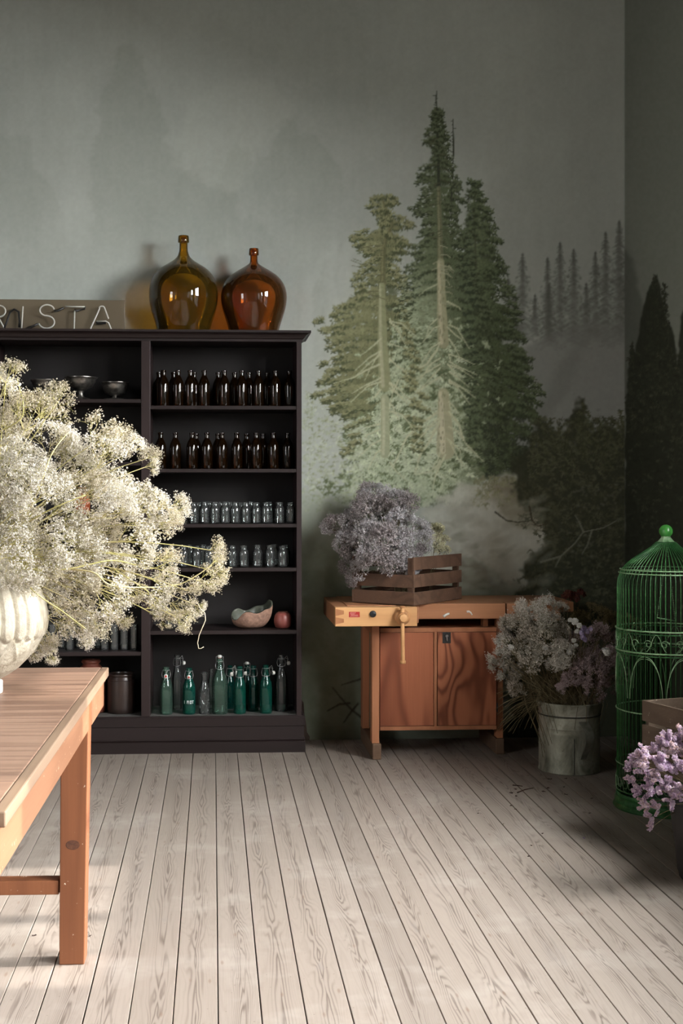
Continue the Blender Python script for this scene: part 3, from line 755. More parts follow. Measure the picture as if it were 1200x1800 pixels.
# ------------------------------------------------------------------ clear jars
jar = [(0,.002),(.02,.0),(.0275,.003),(.0295,.009),(.0295,.073),(.0275,.082),(.022,.089),(.0195,.093),(.0195,.096),(.0212,.0975),(.0212,.108),(.0195,.1095),(.0182,.109),(.0180,.095),(.0205,.088),(.026,.08),(.0278,.072),(.0278,.01),(.0255,.005),(0,.0045)]
jar = [(r*.88, z_) for r, z_ in jar]
j0 = bottle_mesh(jar, G_clear, 'glass_jar'); alj = []
alj += shelf_row('j', lab('small clear glass jar', 'front', 'third right shelf'), [z(v) for v in (160,230,302,375,447,515,583,650,718,786,853,940,1013)], bz(921)+e, 6.57, 'jar', 'clear jars on the third right shelf', j0, .03)
alj += shelf_row('j', lab('small clear glass jar', 'back', 'third right shelf'), [z(v) for v in (265,410,480,550,617,684,752,875)], bz(921)+e, 6.65, 'jar', 'clear jars on the third right shelf', j0, .03)
alj += shelf_row('j', lab('clear glass jar', 'front', 'fourth right shelf'), [z(v) for v in (150,235,310,395,475,552,630,705,795,878,960)], bz(998.5)+e, 6.57, 'jar', 'clear jars on the fourth right shelf', j0, .03)
alj += shelf_row('j', lab('clear glass jar', 'back', 'fourth right shelf'), [z(v) for v in (195,350,440,525,905,980)], bz(998.5)+e, 6.66, 'jar', 'clear jars on the fourth right shelf', j0, .03)
tum = [(0,.003),(.022,.0),(.0275,.003),(.0285,.01),(.0295,.128),(.0305,.131),(.028,.131),(.027,.012),(.02,.007),(0,.006)]
tum = [(r*.74, z_) for r, z_ in tum]
t0 = bottle_mesh(tum, G_clear, 'glass_tumbler')
alj += shelf_row('t', lab('tall clear glass tumbler', 'front', 'left shelf above the crocks'), [60,92,122,155,183,200.5,218,235.5], bz(1145)+e, 6.58, 'glass', 'clear tumblers on the lower left shelf', t0)
alj += shelf_row('t', lab('tall clear glass tumbler', 'back', 'left shelf above the crocks'), [76,108,138,172], bz(1145)+e, 6.67, 'glass', 'clear tumblers on the lower left shelf', t0)
# keep tumblers from touching: the row at 6.58 is tight, nudge every other one back
for k, o in enumerate([o for o in alj if o.name.startswith('glass_tumbler')]):
    pass
del_used(alj)
# ------------------------------------------------------------------ swing top bottles
M_wire = mat_plain('galvanised_wire', (.55,.55,.53), rough=.35, metal=.9)
M_porc = mat_plain('white_porcelain', (.75,.74,.7), rough=.25, bumps=0)
M_red = mat_plain('red_rubber', (.45,.04,.03), rough=.5)
M_white = mat_plain('white_print', (.7,.72,.7), rough=.6)
def swing(name, label, px, w, top, base, Y, glass, closed, red_front=False, hang=1, text=False, ribs=False, stopper=True):
    x = atY(px, 865, Y).x; zb = bz(1258) + e; hgt = (base - top) * U; r = w * U / 2 * 1.0
    t = thing(name, label, 'bottle', (x, Y, zb), 0, 'old glass bottles on the bottom right shelf')
    nh = hgt - (.012 if (closed and stopper) else 0)
    rn = min(.0125, r * .42)
    pr = [(0,.004),(r*.6,.001),(r*.93,.0),(r,.006),(r,nh*.50),(r*.985,nh*.56),(r*.9,nh*.63),(r*.72,nh*.70),(r*.52,nh*.78),(rn*1.15,nh*.86),(rn,nh*.91),(rn*1.25,nh*.925),(rn*1.3,nh*.945),(rn*1.05,nh*.955),(rn*1.05,nh*.97),(rn*1.25,nh*.975),(rn*1.25,nh),(rn*.7,nh),(rn*.7,nh*.93)]
    if ribs: pr = [(0,.004),(r*.93,0),(r,.006),(r,nh*.52),(r*.93,nh*.60),(r*.66,nh*.72),(r*.5,nh*.82),(r*.5,nh*.93),(r*.62,nh*.94),(r*.62,nh*.99),(r*.5,nh),(r*.38,nh*.98)]
    mb = MB().lathe(pr, 32, cap='base')
    if ribs:      # embossed spiralling lattice
        vs = []
        for (vx, vy, vz) in mb.v:
            a = math.atan2(vy, vx); q = math.hypot(vx, vy); vs.append((vx, vy, vz))
        mb.v = vs
        for s_ in (1, -1):
            for k in range(7):
                mb.tube([((r*1.0)*math.cos(k*.8976 + s_*u*2.2), (r*1.0)*math.sin(k*.8976 + s_*u*2.2), .02 + u*nh*.46) for u in np.linspace(0, 1, 12)], .0013, 5)
    mb.build('body', glass, t, smooth=True, autos=50)
    if not stopper: return t
    wz = nh * .935
    wr = MB()
    ring = [(rn*1.32*math.cos(a), rn*1.32*math.sin(a), wz) for a in np.linspace(0, 2*math.pi, 17)[:-1]]; wr.tube(ring, .0011, 5, closed=True)
    for s_ in (-1, 1):
        wr.tube([(s_*rn*1.4, 0, wz), (s_*rn*1.75, -.004, wz-.022), (s_*rn*1.5, -.014, wz-.036)], .0011, 5)
    wr.tube([(-rn*1.5, -.014, wz-.036), (0, -rn*1.9, wz-.04), (rn*1.5, -.014, wz-.036)], .0011, 5)
    cap = [(0,0),(.0095,0),(.0105,.003),(.0105,.009),(.008,.0135),(0,.0145)]
    if closed:
        for s_ in (-1, 1): wr.tube([(s_*rn*1.4, 0, wz), (s_*rn*1.45, 0, nh+.004), (s_*.0115, 0, nh+.008)], .0011, 5)
        wr.build('wire_bail', M_wire, t, smooth=True)
        c = MB().lathe(cap, 16, (0, 0, nh - .001)).build('stopper', M_porc, t, smooth=True, autos=40)
        MB().lathe([(.0085,0),(.0112,.001),(.0112,.004),(.0085,.005)], 16, (0,0,nh-.004)).build('rubber_ring', M_red, c, smooth=True)
    else:
        a0 = -1.57 if red_front else (0.35 if hang > 0 else math.pi - .35)
        dx, dy = math.cos(a0), math.sin(a0); q = rn * 1.3
        wr.tube([(q*dx, q*dy, wz), (q*dx*2.0, q*dy*1.6, wz+.012), (q*dx*2.4, q*dy*2.2, wz-.006), (q*dx*2.1, q*dy*2.2, wz-.02)], .0011, 5)
        wr.tube([(-q*dy, q*dx, wz), (q*dx*2.4-dy*.006, q*dy*2.2+dx*.006, wz-.002), (q*dx*2.1, q*dy*2.2, wz-.02)], .0011, 5)
        wr.build('wire_bail', M_wire, t, smooth=True)
        Mx = Matrix.Rotation(R(90), 4, Vector((-dy, dx, 0)))
        c = MB().lathe(cap, 16, (q*dx*2.2, q*dy*2.2, wz-.026), Mx).build('stopper', M_porc, t, smooth=True, autos=40)
        if red_front: MB().lathe([(0,0),(.0055,0),(.0055,.0015),(0,.0016)], 14, (q*dx*2.2, q*dy*2.2-.014, wz-.026), Mx).build('rubber_ring', M_red, c)
    if text:      # faded white printing, four short characters
        mb = MB(); hh = .016; zc = nh * .27
        def seg(a0, a1, z0, z1): 
            for k in range(3):
                p = a0+(a1-a0)*k/3; s2 = a0+(a1-a0)*(k+1)/3; f = lambda a, zz: ((r+.0006)*math.sin(a), -(r+.0006)*math.cos(a), zz)
                mb.add([f(p, z0+(z1-z0)*k/3), f(s2, z0+(z1-z0)*(k+1)/3), f(s2, z0+(z1-z0)*(k+1)/3+.003), f(p, z0+(z1-z0)*k/3+.003)], [(0,1,2,3)])
        def vert(a, z0, z1): f = lambda a, zz: ((r+.0006)*math.sin(a), -(r+.0006)*math.cos(a), zz); mb.add([f(a, z0), f(a+.07, z0), f(a+.07, z1), f(a, z1)], [(0,1,2,3)])
        for a in (-.75, -.3, .15, .6):
            vert(a, zc-hh/2, zc+hh/2)
        seg(-.3,-.05,zc+hh/2-.003,zc+hh/2-.003); seg(-.3,-.05,zc,zc); vert(-.08, zc-hh/2, zc+hh/2); seg(.15,.4,zc+hh/2-.003,zc+hh/2-.003); seg(.15,.4,zc-hh/2,zc-hh/2); vert(.36,zc-hh/2,zc+hh/2); seg(.5,.8,zc+hh/2-.003,zc+hh/2-.003)
        mb.build('printed_lettering', M_white, t)
    return t
Yf, Ym, Yb_ = 6.565, 6.63, 6.71
swing('swing_top_bottle', 'short pale green bottle with hanging red-centred stopper, leftmost on the bottom shelf', 292, 23, 1170, 1253, Yf, G_aqua, False, True)
swing('swing_top_bottle', 'tall clear swing-top bottle behind the leftmost short pale bottle', 311, 18, 1150, 1248, Yb_, G_clear, False, hang=1)
swing('swing_top_bottle', 'green swing-top bottle with white lettering and red-centred stopper', 332, 23, 1172, 1253, Yf, G_green, False, True, text=True)
swing('milk_bottle', 'clear bottle with embossed lattice and no stopper, right of the lettered green bottle', 359, 19.5, 1180, 1253, Yf, G_clear, False, ribs=True, stopper=False)
swing('milk_bottle', 'slim clear open bottle standing behind the embossed one', 371, 15, 1177, 1249, Yb_, G_clear, False, ribs=False, stopper=False)
swing('swing_top_bottle', 'tallest pale green bottle with closed white porcelain stopper', 386, 28, 1150, 1253, Yf, G_aqua, True)
swing('swing_top_bottle', 'slim green swing-top bottle just right of the tallest pale green one', 404, 18, 1172, 1250, Yb_, G_dgreen, False, hang=1)
swing('swing_top_bottle', 'deep green bottle, front one with stopper hanging to the left, mid shelf', 421, 22, 1170, 1253, Yf, G_green, False, hang=-1)
swing('swing_top_bottle', 'darkest green bottle set back between two front green ones', 434, 18, 1165, 1249, Yb_, G_dgreen, True)
swing('swing_top_bottle', 'green swing-top bottle, second from right among the green ones', 445, 20, 1170, 1251, Ym, G_dgreen, False, hang=-1)
swing('swing_top_bottle', 'rightmost green bottle, beside the tall clear one at the shelf end', 467, 22, 1168, 1253, Yf, G_green, False, hang=1)
swing('swing_top_bottle', 'tall clear swing-top bottle at the right end of the bottom shelf', 494, 24, 1151, 1251, Ym, G_clear, False, hang=1)

# ------------------------------------------------------------------ other shelf things
M_bowl = mat_plain('raw_clay_shell', lin((168,132,112)), lin((120,92,78)), .75, nscale=60, bumps=.5, bdist=.003)
M_glaze = mat_plain('grey_green_glaze', lin((104,108,96)), lin((80,84,74)), .2, nscale=20)
M_pink = mat_plain('pink_glaze', lin((150,84,76)), lin((120,62,56)), .35, nscale=14)
def wavy_bowl():
    c = atY(441, 1108, 6.6); t = thing('ceramic_bowl', 'rough wavy-rimmed clay bowl like an open shell, on the fifth shelf', 'bowl', (c.x, 6.62, bz(1108.5) + e))
    def shell(off):
        vs = []; ns, nr = 72, 18
        for j in range(nr):
            u = j / (nr - 1)
            for k in range(ns):
                a = 2*math.pi*k/ns
                lob = 1 + .05*math.sin(3*a+1) + .035*math.sin(7*a+2)
                rad = (.028 + (.105 - .028) * math.sin(u*1.57) ** .8) * lob - off
                rim = .088 + .034*math.cos(a - .35) + .012*math.sin(3*a+.6) + .007*math.sin(6*a)
                zz = (u ** 1.75) * rim + (off if j == 0 else off*.3)
                vs.append((rad*math.cos(a)*1.0, rad*math.sin(a)*.78, zz))
        fs = [(j*ns+k, j*ns+(k+1) % ns, (j+1)*ns+(k+1) % ns, (j+1)*ns+k) for j in range(nr-1) for k in range(ns)]
        return vs, fs, ns, nr
    vo, fo, ns, nr = shell(0); mb = MB().add(vo, fo + [tuple(range(ns-1, -1, -1))]); mb.build('outer_shell', M_bowl, t, smooth=True)
    vi, fi, _, _ = shell(.007); mb = MB().add(vi, fi + [tuple(range(ns))])
    o = len(mb.v); mb.add(vo[-ns:] , []); mb.f += [((nr-1)*ns+k, (nr-1)*ns+(k+1) % ns, o+(k+1) % ns, o+k) for k in range(ns)]; mb.mi += [0]*ns
    mb.build('glazed_inside', M_glaze, t, smooth=True)
wavy_bowl()
c = atY(497, 1108, 6.6)
pv = thing('bud_vase', 'small round pink glazed vase like an apple, right of the wavy bowl', 'vase', (c.x, 6.6, bz(1108.5)+e))
MB().lathe([(0,0),(.028,0),(.040,.006),(.0455,.025),(.046,.045),(.042,.065),(.034,.078),(.026,.082),(.022,.081),(.02,.074),(0,.04)], 40).build('body', M_pink, pv, smooth=True, autos=60)
MB().lathe([(.0235,.0805),(.0265,.0845),(.0235,.0855),(.0205,.082)], 30, cap=False).build('rim', mat_plain('bare_clay', lin((122,74,60))), pv, smooth=True)
gj = MB().lathe([(0,.003),(.03,0),(.044,.006),(.052,.024),(.052,.045),(.044,.066),(.030,.078),(.027,.088),(.0285,.09),(.0285,.094),(.025,.094),(.024,.08)], 36, (0,0,0), cap='base').build('globe_jar', G_clear, smooth=True, loc=(atY(302, 1108, 6.6).x, 6.6, bz(1108.5)+e))
tag(gj, 'squat round clear glass jar on the fifth right shelf, half behind white flowers', 'jar')
M_silver = mat_plain('tarnished_silver', (.34,.32,.29), (.08,.075,.065), .32, .9, nscale=30, bumps=.2)
def footed(px, w, h, Y, label, foot=.45, dish=False):
    x = atY(px, 865, Y).x; r = w*U/2; t = thing('silver_bowl', label, 'bowl', (x, Y, bz(702)+e), 0, 'tarnished silver bowls on the top left shelf'); hh = h*U
    b0_ = .4 if not dish else .22
    MB().lathe([(0,hh*(b0_+.02)),(r*.3,hh*(b0_+.04)),(r*.7,hh*(b0_+.2)),(r*.86,hh*.8),(r*.88,hh*.9),(r,hh*.97),(r,hh),(r*.84,hh*.94),(r*.8,hh*.8),(r*.6,hh*(b0_+.3)),(0,hh*(b0_+.12))], 48).build('bowl', M_silver, t, smooth=True, autos=50)
    MB().lathe([(0,0),(r*(.95 if dish else .62),0),(r*(.98 if dish else .62),.004),(r*(.6 if dish else .5),.010),(r*.22,hh*.14),(r*.14,hh*.28),(r*.2,hh*b0_),(0,hh*b0_+.004)], 48).build('foot', M_silver, t, smooth=True, autos=50)
footed(142, 60, 41, 6.62, 'large footed tarnished silver bowl, tallest on the top left shelf')
footed(202, 52, 32, 6.62, 'low silver bowl standing on its saucer beside the bookcase divider', dish=True)
footed(78, 50, 37, 6.66, 'dark silver bowl at the left of the footed ones, behind the flower tips')
M_stone = mat_plain('brown_stoneware', lin((58,44,38)), lin((38,30,28)), .28, nscale=10, bumps=.08)
M_terra = mat_plain('red_brown_stoneware', lin((118,62,46)), lin((96,50,38)), .45, nscale=10)
cr = thing('stoneware_crock', 'wide dark brown glazed stoneware crock at the bottom of the left bay', 'crock', (atY(213.5, 865, 6.63).x, 6.63, bz(1258)+e))
MB().lathe([(0,0),(.066,0),(.071,.006),(.0725,.03),(.0725,.165),(.070,.178),(.066,.184),(.066,.188),(.0705,.191),(.071,.199),(.067,.202),(.06,.200),(.058,.19),(.062,.17),(.062,.02),(0,.012)], 56).build('body', M_stone, cr, smooth=True, autos=60)
MB().lathe([(.0715,.0),(.0745,.002),(.0745,.006),(.0715,.008)], 56, (0,0,.166), cap=False).build('collar', M_stone, cr, smooth=True)
tj = thing('stoneware_jar', 'tall red-brown stoneware jar beside the dark crock, behind the table corner', 'jar', (atY(160, 865, 6.65).x, 6.65, bz(1258)+e))
MB().lathe([(0,0),(.068,0),(.073,.008),(.0745,.04),(.074,.17),(.069,.205),(.058,.228),(.046,.240),(.042,.246),(.042,.250),(.047,.253),(.047,.268),(.043,.272),(.036,.270),(.034,.25),(0,.2)], 56).build('body', M_terra, tj, smooth=True, autos=60)
MB().lathe([(.047,.0),(.0495,.002),(.0495,.005),(.047,.007)], 40, (0,0,.256), cap=False).build('rim', M_terra, tj, smooth=True)
ov = MB().lathe([(0,0),(.034,0),(.04,.01),(.042,.06),(.036,.1),(.022,.12),(.018,.13),(.021,.14),(.017,.141),(.014,.12),(0,.05)], 36).build('clay_vase', mat_plain('orange_clay', lin((170,84,44)), lin((140,66,36)), .5), smooth=True, loc=(atY(144, 865, 6.6).x, 6.6, bz(905)+e))
tag(ov, 'small orange-brown clay vase glimpsed through the white flowers on the left bay', 'vase')

# ------------------------------------------------------------------ demijohns on top
G_olive = mat_glass('olive_amber_glass', (.74,.50,.09), (.42,.25,.03), .04, noisy=.4, body=(.38,.22,.03), bodyf=.09)
G_amber = mat_glass('red_amber_glass', (.76,.36,.09), (.45,.15,.03), .04, noisy=.4, body=(.44,.16,.04), bodyf=.10)
def demi(cx, base, prof, mat, label, Y):
    u = Y / F; x = atY(cx, base, Y).x
    P = [(r*u, (base - y)*u) for r, y in reversed(prof)]
    zt = P[-1][1]
    # smooth the profile (Catmull-Rom) below the neck ring
    Q = []
    for i in range(len(P) - 1):
        p0, p1, p2, p3 = P[max(i-1,0)], P[i], P[i+1], P[min(i+2,len(P)-1)]
        for s_ in range(4):
            t = s_/4; Q.append(tuple(.5*((2*p1[k])+(-p0[k]+p2[k])*t+(2*p0[k]-5*p1[k]+4*p2[k]-p3[k])*t*t+(-p0[k]+3*p1[k]-3*p2[k]+p3[k])*t**3) for k in (0,1)))
    Q.append(P[-1])
    t = thing('demijohn', label, 'demijohn', (x, Y, TOPZ + e), 0, 'amber glass demijohns on the bookcase')
    MB().lathe([(0,.012),(P[0][0]*.7,.004)] + Q, 64, cap='base').build('body', mat, t, smooth=True)
    rn = P[-1][0]
    MB().lathe([(rn,zt-.001),(rn*1.3,zt),(rn*1.38,zt+.004),(rn*1.3,zt+.03),(rn*1.22,zt+.035),(rn*.85,zt+.035),(rn*.8,zt-.001)], 32, cap=False).build('lip', mat, t, smooth=True, autos=40)
demi(322.5, 581, [(7.2,420),(7.4,432),(8.6,438),(11.5,445),(19,452),(30,459),(42,467),(51,477),(57,488),(60,501),(60.5,514),(59.5,526),(57,538),(53.5,550),(49.5,562),(46.5,573),(44,580),(41,581)], G_olive, 'larger olive-amber glass demijohn on top of the bookcase', 6.665)
demi(446, 581, [(6.4,441),(6.6,450),(8,455),(13,459),(21,464),(31,470),(42,478),(50,487),(55.5,498),(58,511),(57.6,523),(55.5,535),(52,547),(48.5,558),(45,570),(42.5,580),(39,581)], G_amber, 'smaller red-amber glass demijohn on the bookcase, right of the larger one', 6.665)

# ------------------------------------------------------------------ neon letter sign
def sign():
    Y = 6.6; u = Y / F
    z0 = TOPZ + e; x0, x1 = atY(-34, 865, Y).x, atY(219, 865, Y).x; zt = z0 + 56.5 * u
    t = thing('neon_sign', 'unlit letter sign of white glass tube on a tan acrylic panel, on the bookcase top', 'sign', (x0, Y, z0))
    m_, nt, out = newmat('smoked_acrylic'); tr = N(nt, 'ShaderNodeBsdfTransparent'); tr.inputs[0].default_value = (.62,.56,.46,1); b = N(nt, 'ShaderNodeBsdfPrincipled')
    b.inputs['Base Color'].default_value = (*lin((128,116,98)), 1); b.inputs['Roughness'].default_value = .25; mx = N(nt, 'ShaderNodeMixShader'); mx.inputs[0].default_value = .6
    L(nt, tr.outputs[0], mx.inputs[1]); L(nt, b.outputs[0], mx.inputs[2]); L(nt, mx.outputs[0], out.inputs[0])
    MB().box((0, 0, 0), (x1 - x0, .006, zt - z0)).build('panel', m_, t, bevel=.001)
    M_tube = mat_plain('white_glass_tube', (.62,.62,.56), (.55,.55,.5), .3, bumps=0); M_blk = mat_plain('black_painted_tube', (.012,.012,.012), rough=.35, bumps=0)
    k = 4.6154
    def P(a, b, off=-.03): return (atY(a / k, 500 + b / k, Y).x - x0, off, max((581.5 - (500 + b / k)) * u, .0062))
    def arc(cx, cy, rx, ry, a0, a1, n=14): return [(cx + rx*math.cos(R(a0+(a1-a0)*i/n)), cy - ry*math.sin(R(a0+(a1-a0)*i/n))) for i in range(n+1)]
    letters = {
      'letter_r': [[(-42,350),(-42,178)] + arc(0,218,52,46,100,-80) + [(-40,272)], [(-2,272),(42,352)]],
      'letter_i': [[(193,178),(182,352)]],
      'letter_s': [arc(388,208,58,44,10,250,16) + arc(384,302,64,50,80,-165,16)],
      'letter_t': [[(535,176),(692,178)], [(611,208),(606,364)]],
      'letter_a': [[(738,372),(742,345),(812,190)] + arc(830,188,22,16,160,20,6) + [(884,272)], [(788,294),(862,292)] + [(884,305),(906,356)]]}
    for nm, ss in letters.items():
        mb = MB()
        for s_ in ss: mb.tube([P(*p) for p in s_], .0036, 8)
        mb.build(nm, M_tube, t, smooth=True)
    blk = [[(42,352,-.03),(62,300,-.022),(85,225,-.02),(120,200,-.02),(155,220,-.02),(165,300,-.02),(160,345,-.022)], [(184,356,-.03),(195,368,-.02),(250,345,-.02),(316,316,-.03)],
           [(448,214,-.03),(470,210,-.02),(522,188,-.03)], [(692,180,-.03),(690,192,-.02),(625,208,-.02),(611,206,-.03)], [(606,366,-.03),(620,374,-.02),(728,370,-.02),(738,372,-.03)],
           [(788,296,-.03),(790,308,-.02),(862,304,-.02)], [(906,358,-.03),(900,372,-.02),(760,366,-.02),(745,366,-.02)]]
    for s_ in blk:
        MB().tube([P(a, b, c) for a, b, c in s_], .0055, 8).build('blacked_tube', M_blk, t, smooth=True)
    for a, b in ((388, 376), (190, 330), (611, 300), (830, 200)):
        MB().tube([P(a, b, 0), P(a, b, -.027)], .0022, 8).build('tube_support', G_clear, t)
sign()
# ------------------------------------------------------------------ long table, left
TZ = .77
P0 = atZ(191, 1173, TZ); P1 = atZ(10, 1427, TZ)
ang = math.atan2(P0.x - P1.x, P0.y - P1.y)
M_ttop = mat_wood('worn_table_plywood', lin((150,121,102)), lin((96,70,56)), 'x', 9, 14, 6, .5, .7, lin((206,190,176)), .6, 3, .25, .74)
M_tedge = mat_wood('worn_lipping', lin((132,110,90)), lin((98,76,60)), 'y', 5, 10, 7, .55, .4, lin((110,84,66)), .4, 5)
M_tapron = mat_wood('scuffed_apron', lin((138,98,72)), lin((106,70,48)), 'y', 6, 8, 5, .5, .45, lin((196,164,138)), .45, 8, .25, .66)
M_tleg = mat_wood('orange_pine_leg', lin((132,83,54)), lin((102,60,38)), 'z', 5, 12, 5, .5, .5, lin((205,190,172)), .4, 11, .25, .67)
tb = thing('work_table', 'long worn wooden table with square legs in the left foreground', 'table', (P0.x, P0.y, 0), -ang)
TL, TWD, FL = (P0 - P1).length, .86, (P0 - P1).length + .32
MB().box((-TWD + .024, -TL + .002, TZ - .027), (-.024, -.0, TZ)).build('tabletop', M_ttop, tb, bevel=.002)
MB().box((-.0235, -TL, TZ - .028), (0, 0, TZ + .0002)).build('edge_strip', M_tedge, tb, bevel=.003)
MB().box((-TWD, -TL, TZ - .028), (-TWD + .0235, 0, TZ + .0002)).build('edge_strip', M_tedge, tb, bevel=.003)
AZ0, AZ1 = .655, TZ - .0275; AX = -.012
lfy = (3.6 - P0.y)                         # local y of the far legs' front face
leg_pos = [(-.012, lfy), (-TWD + .012 + .075, lfy), (-.012, -FL + .03), (-TWD + .087, -FL + .03)]
for i, (xr, yf) in enumerate(leg_pos):
    w_ = .078; dz = -.009; m = MB()
    m.hexa([(xr-w_+.004+dz, yf, 0), (xr-.004+dz, yf, 0), (xr-.004+dz, yf+.072, 0), (xr-w_+.004+dz, yf+.072, 0), (xr-w_, yf, AZ1), (xr, yf, AZ1), (xr, yf+.076, AZ1), (xr-w_, yf+.076, AZ1)])
    lg = m.build('leg', M_tleg, tb, bevel=.003)
    if i == 0:
        kn = MB().lathe([(0,-.0015),(.010,-.001),(.018,.0002),(.0195,0)], 18, M=Matrix.Rotation(R(90), 4, 'X') @ Matrix.Scale(.7, 4, (0,1,0))).build('knot', mat_plain('knot_wood', lin((60,32,22)), lin((96,58,36)), .6, nscale=90), lg)
        kn.location = (xr - .045, yf - .0006, .335)
for xo, nm in ((AX, 'side_apron'), (-TWD + .012 + .022, 'side_apron')):
    m = MB(); ys = [-FL, -FL + .03 - .001, 0, 0]
    m.box((xo - .02, leg_pos[2][1] + .078, AZ0), (xo, lfy - .001, AZ1)); m.box((xo - .02, lfy + .078, AZ0), (xo, -.03, AZ1)); m.build(nm, M_tapron, tb, bevel=.002)
MB().box((-TWD + .09, lfy + .03, AZ0), (-.092, lfy + .05, AZ1)).build('end_apron', M_tapron, tb, bevel=.002)
sz0, sz1 = atY(50, 1572, 3.62).z, atY(50, 1547, 3.62).z
MB().box((-TWD + .088, lfy + .008, sz0), (-.0965, lfy + .06, sz1)).build('stretcher', M_tleg, tb, bevel=.003)
# ------------------------------------------------------------------ carved stone vase
M_vase = mat_plain('pale_carved_stone', lin((184,177,160)), lin((150,140,120)), .85, nscale=28, bumps=.7, bdist=.004)
VX, VY = -.645, 3.55
vs_t = thing('stone_vase', 'big pale carved stone vase with petal relief on the table corner', 'vase', (VX, VY, TZ + .0015))
def vase():
    prof = [(.055,.0),(.0555,.0),(.057,.03),(.058,.034),(.085,.048),(.112,.066),(.138,.092),(.158,.12),(.173,.15),(.181,.175),(.184,.198),(.182,.222),(.175,.25),(.162,.28),(.143,.308),(.120,.332),(.098,.348),(.086,.358),(.082,.372),(.088,.386),(.09,.392),(.078,.392),(.074,.37)]
    ns = 260; zz = np.concatenate([np.linspace(0, .048, 6), np.linspace(.052, .35, 90), np.linspace(.352, .392, 8)])
    pz = [p[1] for p in prof[:-2]]; pr = [p[0] for p in prof[:-2]]
    V = []
    for z_ in zz:
        r0 = float(np.interp(z_, pz, pr))
        for k in range(ns):
            a = 2*math.pi*k/ns; u = ((a / (2*math.pi) * 30) % 1) * 2 - 1; d = 0
            low = .178 - .034 * math.sqrt(max(0, 1 - abs(u) ** 2.4))   # scalloped lower end of each upper petal
            if .06 < z_ < .345:
                if z_ > low:
                    edge = min((z_ - low) / .012, (1 - abs(u)) / .32); d = .014 * min(1, max(0, edge)) - .004
                else:
                    u2 = (((a / (2*math.pi) * 15) % 1) * 2 - 1); lo2 = .10 + .055 * abs(u2)
                    d = .005 if abs(z_ - lo2) < .0045 and z_ < .158 else 0
            r = r0 + d
            V.append((r*math.cos(a), r*math.sin(a), z_))
    n = len(zz); fs = [(i*ns+k, i*ns+(k+1) % ns, (i+1)*ns+(k+1) % ns, (i+1)*ns+k) for i in range(n-1) for k in range(ns)]
    fs.append(tuple(range(ns-1, -1, -1)))
    m = MB().add(V, fs); o = len(m.v)
    m.add([(.076*math.cos(2*math.pi*k/ns), .076*math.sin(2*math.pi*k/ns), .392) for k in range(ns)] + [(.07*math.cos(2*math.pi*k/ns), .07*math.sin(2*math.pi*k/ns), .30) for k in range(ns)], [])
    for k in range(ns):
        k2 = (k+1) % ns; m.f.append(((n-1)*ns+k, (n-1)*ns+k2, o+k2, o+k)); m.f.append((o+k, o+k2, o+ns+k2, o+ns+k)); m.mi += [0, 0]
    m.f.append(tuple(range(o+ns, o+2*ns))); m.mi.append(0)
    m.build('body', M_vase, vs_t, smooth=True)
vase()
MB().lathe([(.0,-.001),(.068,-.001),(.069,.004),(.069,.03),(.058,.033),(0,.033)], 60).build('foot_ring', mat_plain('chalk_white_foot', lin((225,222,214)), lin((205,200,190)), .8), vs_t, smooth=True, autos=40)

# ------------------------------------------------------------------ carpenter's bench
M_bt = mat_wood('bench_beech', lin((186,130,92)), lin((154,100,66)), 'x', 6, 10, 5, .5, .4, None, .4, 2)
M_vise = mat_wood('vise_beech', lin((214,164,112)), lin((184,130,82)), 'x', 6, 10, 5, .45, .4, None, .35, 4)
M_bleg = mat_wood('bench_leg_pine', lin((184,124,88)), lin((146,90,60)), 'z', 5, 12, 5, .5, .45, None, .35, 6)
M_foot = mat_wood('grubby_bench_foot', lin((120,94,74)), lin((82,62,48)), 'y', 5, 10, 6, .7, .4, lin((60,48,40)), .5, 7)
M_ply1 = mat_wood('plain_plywood_panel', lin((178,108,76)), lin((112,58,38)), 'z', 5, 5.5, 3.0, .45, .9, None, .3, 1.3, sharp=4)
M_ply2 = mat_wood('wild_grain_plywood', lin((186,116,82)), lin((112,58,38)), 'z', 13, 3.0, 4.4, .45, 1., None, .3, 6.1, sharp=2.2)
bo = atZ(654, 1336, 0)
BXo, BYo = bo.x, bo.y
wbn = thing('carpenter_bench', 'old carpenter workbench with wooden vise and red-brown cabinet under it', 'workbench', (BXo, BYo, 0))
def bp(name, mb, mat, par=None, **k):
    mb.v = [(v[0]-BXo, v[1]-BYo, v[2]) for v in mb.v]; return mb.build(name, mat, par or wbn, **k)
BT = .766; YV = 6.15; YT = 6.30; YE = 6.80
def X_(px, Y): return atY(px, 865, Y).x
def Z_(py, Y): return atY(600, py, Y).z
vz0 = Z_(1101.5, YV)
# tops
bp('top_plank', MB().box((X_(733, YT), YT, BT - .076), (X_(888, YT), YT + .07, BT)), M_bt, bevel=.003)
bp('bench_top', MB().box((X_(640, YT), YT + .071, BT - .05), (X_(1005, YT + .1), YE, BT - .0005)), M_bt, bevel=.002)
bp('tail_block', MB().box((X_(890, YT + .02), YT + .02, BT - .09), (X_(985, YT + .02), YT + .0705, BT - .002)), M_bt, bevel=.003)
